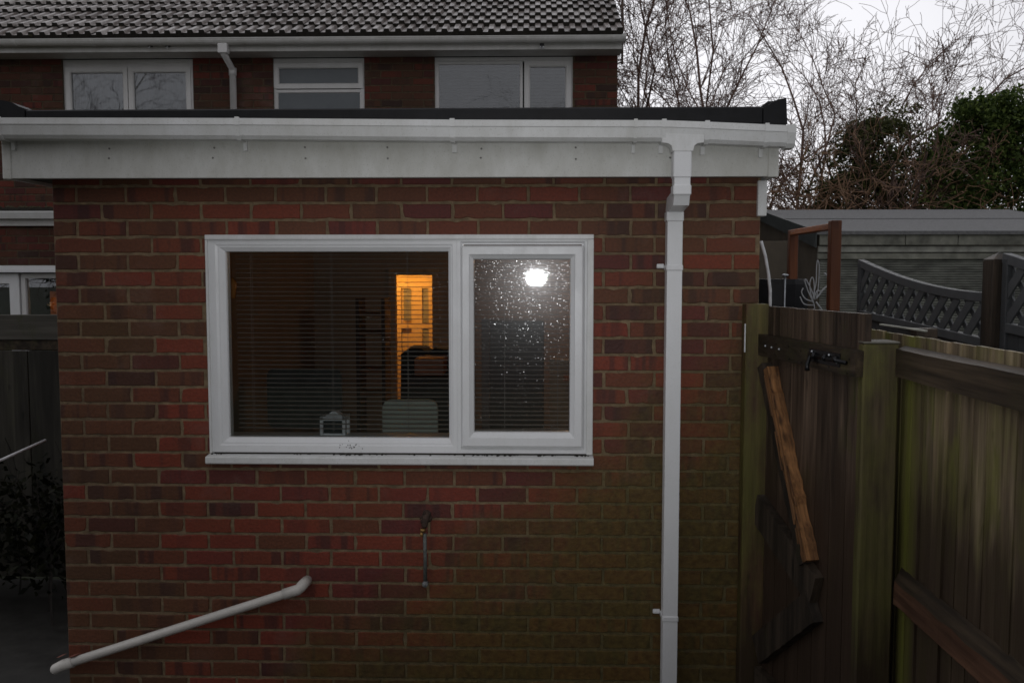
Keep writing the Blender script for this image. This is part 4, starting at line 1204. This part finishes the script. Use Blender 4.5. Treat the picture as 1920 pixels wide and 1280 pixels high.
for i in range(20):
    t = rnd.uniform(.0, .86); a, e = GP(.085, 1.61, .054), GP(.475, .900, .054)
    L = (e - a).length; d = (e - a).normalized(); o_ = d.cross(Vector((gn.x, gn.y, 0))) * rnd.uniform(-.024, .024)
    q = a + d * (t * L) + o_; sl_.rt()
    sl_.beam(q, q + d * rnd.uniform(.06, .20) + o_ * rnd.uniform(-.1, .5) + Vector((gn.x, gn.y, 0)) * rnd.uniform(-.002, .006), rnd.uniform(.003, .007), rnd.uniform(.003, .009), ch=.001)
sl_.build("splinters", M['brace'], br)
gbeam(.02, .36, .50, .73, .12, .040, M['braced'], "brace")
# bolt on the ledge
bt = MB()
q0, q1 = GP(GL - .32, 1.70, .045), GP(GL - .05, 1.695, .045)
b1 = GP(GL - .33, 1.70, .039); b2 = GP(GL - .10, 1.698, .039)
bt.beam(b1, b2, .004, .05, ch=.001)
bto = bt.build("bolt", M['bolt'], gt)
bt = MB(); bt.tube([q0, q1], .0075, 8); bt.tube([GP(GL - .30, 1.70, .05), GP(GL - .30, 1.665, .062), GP(GL - .29, 1.645, .066)], [.008, .008, .010], 8)
bt.build("bolt_rod", M['bolt'], bto, True)
for u in (.28, .20, .12):
    bt = MB(); bt.tube([GP(GL - u - .008, 1.70, .046), GP(GL - u + .008, 1.70, .046)], .0125, 8); bt.build("bolt_keeper", M['bolt'], bto, True)
for u, z in ((.30, 1.715), (.17, 1.712), (.115, 1.69)):
    bt = MB(); c = GP(GL - u, z, .044); bt.blob(c, .0055, 8); bt.build("screw", M['metal'], bto, True)
for u in (.06, .12, .19):
    bt = MB(); c = GP(u, 1.70 - .03 * u + .006, .039); bt.blob(c, .006, 8, (1, 1, 1)); bt.build("coach_bolt", M['metal'], gt, True)
nl = MB()
for i in range(nb):
    for z, hh in ((1.70, .028), (.22, .035)):
        for sg in (-1, 1):
            c = GP((i + .5 + rnd.uniform(-.15, .15)) * bw, z - .02 * i / nb + sg * hh * rnd.uniform(.6, 1), .0385)
            nl.tube([c, c + Vector((gn.x, gn.y, 0)) * .0012], .0035, 6)
nl.build("nail_heads", M['bolt'], gt)
shift_base(gt, (G0.x, G0.y, .0))

hp = MB(); hp.rt()
x0_, x1_ = WX(1397, -.09, 700), WX(1437, -.06, 700)
hp.box(x0_, x1_, -.09, -.012, 0, WZ(570, -.09, 1410), .004)
hpo = hp.build("gate_post", M['hingew']); tag(hpo, "slim green stained hinge post fixed to the extension's corner", "post")
b = MB(); xh = WX(1397, -.10, 660); b.box(xh - .003, xh + .001, -.100, -.0905, WZ(660, -.1, 1397), WZ(607, -.1, 1397)); b.build("hinge_plate", M['wire'], hpo)

FXp = 1.142; FYp = CAM.y + 3.2
fn = thing("close_board_fence", "mossy close boarded fence with thick green post running towards the viewer", "fence")
b = MB(); b.rt(); b.box(FXp, FXp + .125, FYp, FYp + .125, 0, 1.765, .006); b.build("post", M['postw'], fn)
b = MB(); b.box(FXp - .001, FXp + .127, FYp - .001, FYp + .126, 1.7655, 1.773, .003); b.build("post_cap", M['lfence'], fn)
# boards
b = MB(); y = FYp + .40; xb0 = 1.298
while y > -4.6:
    b.rt(); wv = rnd.uniform(.085, .10); o = rnd.uniform(-.004, .004)
    zt_ = 1.795 + rnd.uniform(-.002, .002)
    b.prism([(xb0 + o, y), (xb0 + .016 + o, y), (xb0 + .010 + o, y - wv), (xb0 + o - .004, y - wv)], 'z', .12, zt_)
    y -= wv - .006 + .004
b.build("board_panel", M['fence'], fn)
def rail(z, h, th_):
    b = MB(); b.rt(); n_ = 30; vs = []
    for i in range(n_ + 1):
        yy = FYp + .0 - i * (3.75 + FYp * 0 - 0) / n_ * .98
        wv = rnd.uniform(-.002, .002)
        for sx, sz in ((-1, -1), (-1, 1), (1, 1), (1, -1)):
            vs.append((xb0 - .012 - th_ / 2 + sx * th_ / 2 + (wv if sx < 0 else 0), yy, z + sz * h / 2 + (rnd.uniform(-.002, .002) if sz > 0 else 0) + (-.010 if sx < 0 and sz > 0 else 0)))
    fs = [(0, 1, 2, 3), tuple(n_ * 4 + k for k in (3, 2, 1, 0))]
    for i in range(n_):
        for k in range(4): fs.append((i * 4 + k, i * 4 + 4 + k, i * 4 + 4 + (k + 1) % 4, i * 4 + (k + 1) % 4))
    b.add(vs, fs); b.build("rail", M['railw'], fn)
rail(1.705, .105, .034); rail(.30, .10, .034)
# arris rail: reddish raw front, dark sloping top
b = MB(); b.rt(); n_ = 40; vs = []
for i in range(n_ + 1):
    yy = FYp - .004 - i / n_ * 3.6; q = lambda a=.003: rnd.uniform(-a, a)
    vs += [(xb0 - .006, yy, .845), (xb0 - .030 + q(.002), yy, .845 + q()), (xb0 - .030 + q(.002), yy, .925 + q(.005)), (xb0 - .004, yy, .975)]
for i in range(n_):
    for k in range(4):
        b.mi = 1 if k == 2 else 0
        b.add([vs[i * 4 + k], vs[i * 4 + 4 + k], vs[i * 4 + 4 + (k + 1) % 4], vs[i * 4 + (k + 1) % 4]], [(0, 1, 2, 3)])
b.mi = 0; b.add(vs[:4], [(0, 1, 2, 3)]); b.add(vs[-4:], [(3, 2, 1, 0)])
bo = b.build("arris_rail", [M["redbrace"], M["railw"]], fn, fix=False); bo["label"] = "raw reddish middle rail with a dark sloping top"
shift_base(fn, (FXp, FYp, 0))
b = MB(); a = W(1605, 622, -.45); e = W(1690, 618, -.55)
b.beam((1.33, FYp + .35, 1.815), (1.345, FYp - .02, 1.812), .014, .006, ch=.001)
tag(b.build("batten", M['boardl']), "pale sawn batten lying on the fence top behind the post", "batten")
lp = MB(); lp.rt(); x0_ = WX(1580, -.62, 600); 
lp.box(x0_, x0_ + .05, -.66, -.60, 0, WZ(586, -.62, 1600), .004)
tag(lp.build("latch_post", M['braced']), "dark post between the gate and the mossy fence post", "post")

# ------------------------------------------------------------------ beyond the gate: frame, wire flower, tub, trellis, shed
fr = thing("timber_frame", "orange stained timber frame of two posts and a top bar behind the gate", "frame")
for px0, px1, D, pyt in ((1480, 1496, 5.3, 431), (1557, 1577, 4.3, 413)):
    y = CAM.y + D; b = MB(); b.rt()
    x0_, x1_ = WX(px0, y, 500), WX(px1, y, 500); b.box(x0_, x1_, y, y + .05, 0, WZ(pyt, y, px0), .003); b.build("post", M['orangew'], fr)
b = MB(); ya, yb2 = CAM.y + 5.3, CAM.y + 4.352
b.beam((WX(1489, ya, 430), ya, WZ(436, ya, 1489)), (WX(1566, yb2, 425), yb2, WZ(424, yb2, 1566)), .045, .030); b.build("top_bar", M['orangebar'], fr)
shift_base(fr, (1.45, .7, 0))
wf_ = MB(); yw = .95
Q = lambda px, py, dy=0: W(px, py, yw + dy)
def curve(pts, r=.0032):
    P = [Q(*p) for p in pts]; out = []
    for i in range(len(P) - 1):
        a, b_, c, d = P[max(0, i - 1)], P[i], P[i + 1], P[min(len(P) - 1, i + 2)]
        for k in range(5):
            t = k / 5
            out.append(.5 * ((2 * b_) + (c - a) * t + (2 * a - 5 * b_ + 4 * c - d) * t * t + (3 * b_ - a - 3 * c + d) * t ** 3))
    wf_.tube(out + [P[-1]], r, 6)
curve([(1527, 600), (1527, 575), (1524, 560), (1530, 530), (1531, 500), (1533, 488), (1536, 500), (1534, 540), (1530, 560)])
curve([(1526, 570), (1515, 545), (1509, 527), (1512, 525), (1522, 545), (1528, 562)])
curve([(1526, 566), (1510, 560), (1503, 548), (1506, 540)]); curve([(1526, 572), (1508, 570), (1500, 556)])
curve([(1530, 560), (1546, 540), (1555, 535), (1552, 520), (1546, 512)], .005)
curve([(1522, 560), (1518, 535), (1522, 520), (1526, 528), (1527, 555)]); curve([(1530, 566), (1540, 580), (1546, 592)], .005); curve([(1526, 560), (1532, 545), (1540, 548)])
curve([(1527, 600), (1528, 1200)], .006)
tag(wf_.build("wire_flower", simple("dull_wire", (.34, .35, .36), .5, .2, 30), None, True), "white wire flower ornament between the orange posts", "ornament")
tb2 = MB(); yt = CAM.y + 5.4; xt = WX(1452, yt, 540)
ztb = WZ(523, yt, 1460)
tb2.tube([(xt, yt, 0), (xt, yt, ztb - .03), (xt, yt, ztb)], [.16, .19, .185], 16)
tag(tb2.build("garden_tub", M['black'], None, False), "black garden bin behind the gate beside the orange frame", "bin")
hoo = MB(); yt2 = CAM.y + 4.6
hoo.tube([W(1427, 452, yt2), W(1435, 480, yt2), W(1441, 515, yt2), W(1444, 545, yt2), W(1444, 640, yt2)], .008, 8)
tag(hoo.build("hose", M['wire'], None, True), "curved white hose by the corner of the extension", "hose")
sp = MB(); ysp = CAM.y + 6.6; sp.box(WX(1424, ysp, 500), WX(1492, ysp, 500), ysp, ysp + .03, 0, WZ(452, ysp, 1470), .003)
tag(sp.build("panel_board", M['shedside']), "brown sheet board leaning at the shed's near end", "board")
kn = MB(); cq = W(1472, 516, CAM.y + 5.2); kn.blob(cq, .020, 10, (1, 1, .45)); kn.tube([cq, (cq.x, cq.y, 0)], .005, 6)
tag(kn.build("garden_stake", M['metal'], None, True), "grey capped stake by the orange frame's far post", "stake")

# trellis topped grey panels
tA = Vector((W(1853, 640, CAM.y + 4.42).x, CAM.y + 4.42)); tB = Vector((W(1612, 590, CAM.y + 5.9).x, CAM.y + 5.9))
def trellis(pA, pB, label):
    t = thing("trellis_panel", label, "trellis", group="grey trellis panels by the shed")
    d = (pB - pA); L = d.length; d = d / L; nn = Vector((d.y, -d.x))
    def T(u, z, o=0): q = pA + d * (u * L) + nn * o; return Vector((q.x, q.y, z))
    zb0, zb1 = 1.68, 1.765        # bottom rail: near end, far end
    def top(u): return 1.90 + (2.085 - 1.90) * (u ** 1.25) - .025 * math.sin(u * math.pi)
    def bot(u): return zb0 + (zb1 - zb0) * u
    b = MB()
    N = 14
    for i in range(N):
        b.beam(T(i / N, top(i / N)), T((i + 1) / N + .004, top((i + 1) / N)), .04, .045, ch=.002)
    b.build("top_rail", M['grey'], t)
    b = MB(); b.beam(T(0, bot(0)), T(1, bot(1)), .04, .045); b.build("bottom_rail", M['grey'], t)
    for u in (.012, .988):
        b = MB(); b.beam(T(u, .05), T(u, top(u)), .042, .042, up=(d.x, d.y, 0)); b.build("stile", M['greyd'], t)
    b = MB(); du = .135 / L
    for layer, sg in ((.009, -1), (-.009, 1)):
        for k in range(-12, 26):
            # strip at 45 degrees inside the panel
            u = k * du; pts = []
            steps = 24
            for i in range(steps + 1):
                uu = u + i / steps * (.5 / L); zz = (1.66 + i / steps * .5) if sg < 0 else (2.16 - i / steps * .5)
                if 0.01 < uu < .99 and bot(uu) < zz < top(uu): pts.append(T(uu, zz, layer))
            if len(pts) > 1: b.beam(pts[0], pts[-1], .010, .050 if sg > 0 else .030, up=(d.x, d.y, 0.001), ch=.001)
    b.build("lattice", M['grey'], t)
    b = MB()
    for k in range(12):
        u0 = k / 12; u1 = (k + 1) / 12 - .002
        p = [T(u0, .05, .006), T(u1, .05, .006), T(u1, .05, -.006), T(u0, .05, -.006)]
        q = [Vector((a.x, a.y, bot(u) - .024)) for a, u in zip(p, (u0, u1, u1, u0))]
        b.add(p + q, [(0, 1, 2, 3), (4, 5, 6, 7), (0, 1, 5, 4), (1, 2, 6, 5), (2, 3, 7, 6), (3, 0, 4, 7)])
    b.build("solid_boards", M['greyd'], t)
    shift_base(t, (pA.x, pA.y, 0)); return t
trellis(tA, tB, "grey trellis topped fence panel with a sweeping top in front of the shed")
dT = (tB - tA)
tC = tA - dT.normalized() * .13
trellis(tC - dT, tC, "second grey trellis panel at the right edge beyond the dark post")
dpst = MB(); dpst.rt(); c = tA - dT.normalized() * .065
hw = .051; zt_ = WZ(486, c.y - .05, 1870)
dpst.box(c.x - hw, c.x + hw, c.y - hw, c.y + hw, 0, zt_, .004)
o = len(dpst.v)
dpst.add([(c.x - hw, c.y - hw, zt_), (c.x + hw, c.y - hw, zt_), (c.x + hw, c.y + hw, zt_), (c.x - hw, c.y + hw, zt_), (c.x, c.y, zt_ + .035)], [(0, 1, 4), (1, 2, 4), (2, 3, 4), (3, 0, 4)])
tag(dpst.build("fence_post", M['braced']), "dark brown pointed post between the two grey trellis panels", "post")
sp2 = MB(); sp2.rt(); y = CAM.y + 3.75; sp2.box(WX(1720, y, 620), WX(1759, y, 620), y, y + .07, 0, WZ(616, y, 1740), .004)
tag(sp2.build("fence_post", M['braced']), "short dark post stub peeping over the fence below the trellis", "post")

# shed
sY = CAM.y + 8.0
sh_ = thing("shed", "pale ribbed garden shed with grey felt roof beyond the fence", "shed")
sx0, sx1 = WX(1538, sY, 460), 5.65
sX = lambda px, py=450: WX(px, sY, py)
sZ = lambda py: WZ(py, sY, 1700)
b = MB(); z = 0.0; zt_ = sZ(470)
while z < zt_:
    h = .021
    b.add([(sx0, sY, z), (sx1, sY, z), (sx1, sY - .010, z + h * .25), (sx0, sY - .010, z + h * .25), (sx1, sY - .008, z + h * .75), (sx0, sY - .008, z + h * .75), (sx1, sY, z + h), (sx0, sY, z + h)], [(0, 1, 2, 3), (3, 2, 4, 5), (5, 4, 6, 7)])
    z += h
b.build("ribbed_wall", M['clad'], sh_)
b = MB(); b.prism([(sY + .001, 0), (sY + 2.3, 0), (sY + 2.3, sZ(440)), (sY + 1.95, WZ(393, sY + 2, 1700) - .06), (sY + .001, sZ(440))], "x", sx0 - .02, sx0 - .001); b.box(sx0, sx1, sY + 2.28, sY + 2.3, 0, sZ(440)); b.build("end_wall", M['shedside'], sh_)
b = MB()
xx = sx0 - .03
for px in (1692, 1790, 1990, 2200):
    xe = min(sX(px), sx1 + .05); b.rt(); b.box(xx, xe - .006, sY - .075, sY - .045, sZ(460), sZ(436), .003); xx = xe
    if xx >= sx1: break
b.build("fascia_board", M['board'], sh_)
b = MB(); b.box(sx0 - .03, sx1, sY - .044, sY - .020, sZ(473), sZ(461.5), .003); b.build("pale_batten", M['boardl'], sh_)
b = MB(); b.box(sx0 - .03, sx1, sY - .030, sY - .008, sZ(486), sZ(474.5), .003); b.build("lower_batten", M['board'], sh_)
rY = sY + 2.0; zr0, zr1 = sZ(434), WZ(393, rY, 1700)
b = MB()
b.prism([(sY - .10, zr0), (rY, zr1), (rY + .9, zr1 - .2), (rY + .9, zr1 - .25), (rY, zr1 - .04), (sY - .10, zr0 - .03)], 'x', sx0 - .06, 5.06)
# lap seam of the felt
ys_ = sY + .95; zs = zr0 + (zr1 - zr0) * (ys_ - sY + .1) / (rY - sY + .1)
b.box(sx0 - .06, 5.06, ys_ - .01, ys_ + .01, zs - .002, zs + .006)
b.build("felt_roof", M['felt'], sh_)
b = MB(); b.prism([(sY - .105, zr0 + .004), (rY, zr1 + .006), (rY, zr1 - .10), (sY - .105, zr0 - .14)], 'x', sx0 - .075, sx0 - .061); b.build("verge_trim", simple("dark_green_trim", (.030, .036, .034), .6), sh_)

# ------------------------------------------------------------------ trees
def bare_tree(label, base, stems, seed, mat, kids=4, tw=1.0):
    global rnd
    rnd = random.Random(seed)
    t = thing("bare_tree", label, "tree", group="bare trees beyond the shed")
    tr_ = MB(); cr = MB()
    for (dx_, dy_, lean, L, r) in stems:
        p = Vector((base[0] + dx_, base[1] + dy_, 0)); d = Vector((lean[0], lean[1], 1)).normalized()
        pts = [p.copy()]; rad = [r]; nseg = 12
        bend = lean[2] if len(lean) > 2 else 0
        for i in range(nseg):
            d = (d + Vector((rnd.gauss(0, .17) + bend * .10, rnd.gauss(0, .15), rnd.gauss(0, .08) - abs(bend) * .05))).normalized()
            pts.append(pts[-1] + d * L / nseg); rad.append(max(.006, r * (1 - .85 * (i + 1) / nseg)))
        tr_.tube(pts, rad, 7, cap=False)
        for i in range(2, nseg + 1):
            for k in range(2 if i < 6 else 4):
                j = min(i, nseg - 1); dd_ = (pts[j + 1] - pts[j]).normalized() if j < nseg else d
                side = Vector((rnd.gauss(0, 1) + bend * .6, rnd.gauss(0, .8), rnd.gauss(.15, .6))); side.normalize()
                branchy(cr, pts[i], (dd_ + side * rnd.uniform(.5, 1.0)), min(L * rnd.uniform(.10, .26), 1.9) * tw, max(.006, rad[i] * .42), 2, .42, .10, 7, kids, .85, .0036)
    tr_.build("trunk", mat, t, True, fix=False); cr.build("crown", mat, t, fix=False)
    shift_base(t, (base[0], base[1], 0))
TY = CAM.y + 14.0
tx = lambda px: WX(px, TY, 300)
sr = random.Random(77)
def fan(n, w, L0, L1, r0, r1, c=0.0):
    out = []
    for i in range(n):
        u = (i + .5) / n * 2 - 1 + sr.uniform(-.1, .1)
        out.append((u * w, sr.uniform(-.6, .6), (c + u * .16 + sr.gauss(0, .05), sr.gauss(0, .06), u * .5 + sr.gauss(0, .15)), sr.uniform(L0, L1), sr.uniform(r0, r1)))
    return out
bare_tree("tall bare many stemmed tree right behind the extension's roof corner", (tx(1420), TY), fan(21, 1.35, 6.4, 8.2, .022, .050) + [
    (-.9, .5, (-.34, .0, -1.0), 6.4, .045), (-.7, .2, (-.26, .0, -1.4), 6.4, .045), (.2, .0, (.03, .0, .05), 8.2, .05)], 11, M['bark'], 4)
bare_tree("sprawling bare tree with long shoots arching out to the right", (tx(1560), TY - .6), fan(6, .4, 4.2, 5.4, .016, .030, -.14) + [
    (.3, .2, (.10, .0, .7), 4.6, .026), (.35, .0, (.16, .0, 1.2), 4.6, .024), (.5, .2, (.25, -.05, 2.4), 5.2, .022), (.4, .4, (.20, .05, 1.9), 4.8, .022), (.6, .1, (.32, .0, 2.3), 6.0, .022), (.5, .3, (.38, .0, 2.0), 5.6, .020), (.7, .0, (.30, .0, 2.7), 6.0, .020)], 23, M['bark'], 4, .62)
rnd = random.Random(31)
# ivy thicket
def evergreen(name, label, base, blobs, n, size, mat, stems=6, cat="tree"):
    t = thing(name, label, cat)
    b = MB()
    for i in range(stems): branchy(b, (base[0] + rnd.uniform(-.4, .4), base[1] + rnd.uniform(-.3, .3), 0), (rnd.gauss(0, .2), rnd.gauss(0, .2), 1), blobs[0][2] * 1.05, .05, 1, .18, .1, 8, 4)
    b.build("trunk", M['barkd'], t, True, fix=False)
    b = MB()
    for (x, y, z, r) in blobs:
        for k in range(18):
            c = Vector((rnd.gauss(0, 1), rnd.gauss(0, 1), rnd.gauss(0, 1))).normalized() * r * rnd.uniform(.2, 1.0)
            q = r * rnd.uniform(.16, .36)
            leaf_cloud(b, (x + c.x, y + c.y, z + c.z * .9), (q, q, q * .8), int(n * (q / r / .28) ** 2 / 18), size, inner=.1)
        leaf_cloud(b, (x, y, z), (r * 1.06, r * 1.0, r * .95), int(n * .30), size, inner=.4)
    b.build("crown", mat, t, fix=False); shift_base(t, (base[0], base[1], 0))
EY_ = CAM.y + 13.2
ex = lambda px, py=300: WX(px, EY_, py)
ezz = lambda py: WZ(py, EY_, 1700)
evergreen("ivy_thicket", "dark ivy smothered thicket left of the green evergreen", (ex(1650), EY_), [
    (ex(1650), EY_, ezz(300), .72), (ex(1672), EY_ + .2, ezz(235), .48), (ex(1600), EY_, ezz(335), .42), (ex(1700), EY_, ezz(330), .70), (ex(1620), EY_ + .3, ezz(260), .34), (ex(1560), EY_ + .2, ezz(380), .40), (ex(1650), EY_, ezz(390), .8)], 2600, .027, M['ivy'])
EY_ -= .5
evergreen("evergreen_tree", "bushy green evergreen tree at the right edge behind the shed", (ex(1860), EY_), [
    (ex(1850), EY_, ezz(285), .80), (ex(1838), EY_, ezz(228), .48), (ex(1795), EY_, ezz(320), .55), (ex(1915), EY_, ezz(270), .8), (ex(1900), EY_ + .2, ezz(222), .42), (ex(1860), EY_, ezz(370), .9), (ex(1780), EY_, ezz(380), .6), (ex(1960), EY_, ezz(330), .9)], 4200, .030, M['ever'])
# tangle of brown brambles between the trunks
bt = thing("bramble_tangle", "brown tangle of bramble stems under the bare trees", "brambles")
b = MB()
for i in range(170):
    x = ex(rnd.uniform(1450, 1780)); y = TY - 1.6 + rnd.uniform(-.3, 1.2)
    branchy(b, (x, y, rnd.uniform(2.0, 3.2)), (rnd.gauss(.2, .8), rnd.gauss(0, .4), rnd.uniform(-.1, .9)), rnd.uniform(.6, 1.5), .009, 2, .5, -.10, 7, 3, .8, .0042)
b.build("stems", M['twig'], bt, fix=False)
b = MB()
for i in range(26): leaf_cloud(b, (ex(rnd.uniform(1450, 1800)), TY - 1.2 + rnd.uniform(0, .8), rnd.uniform(2.5, 3.5)), (.45, .3, .30), 200, .024)
b.build("foliage", M['ivy'], bt, fix=False)
shift_base(bt, (ex(1600), TY - 1.2, 0))

# ------------------------------------------------------------------ behind the viewer: trees mirrored in the windows, unseen hedge added to darken reflections
rnd = random.Random(5)
hd_ = thing("hedge", "tall dark hedge added unseen behind the viewer to darken window reflections and the lower wall", "hedge")
b = MB()
for i in range(46):
    x = -14 + i * .62
    leaf_cloud(b, (x, -12.5 + rnd.uniform(-.3, .3), 1.7 + rnd.uniform(-.2, .3)), (.75, .7, 1.9), 420, .085)
b.build("foliage", M['hedge'], hd_, fix=False)
b = MB(); b.box(-14, 14, -12.8, -12.4, 0, 3.0); b.build("stems", M['dark'], hd_)  # solid dark slab inside the added hedge
def spread(seed, n, L):
    q = random.Random(seed)
    return [(q.uniform(-1.2, 1.2), q.uniform(-.5, .5), (q.gauss(0, .42), q.gauss(0, .15), q.gauss(0, .9)), L * q.uniform(.85, 1.1), q.uniform(.06, .13)) for _ in range(n)]
bare_tree("broad bare garden tree behind the viewer, mirrored in the upper window above the patio doors", (-13.5, -15.5), spread(3, 14, 10.5), 41, M['barkd'], 5)
bare_tree("bare garden tree behind the viewer, mirrored in the right hand upper window", (.2, -16.0), spread(8, 12, 10.5), 43, M['barkd'], 5)
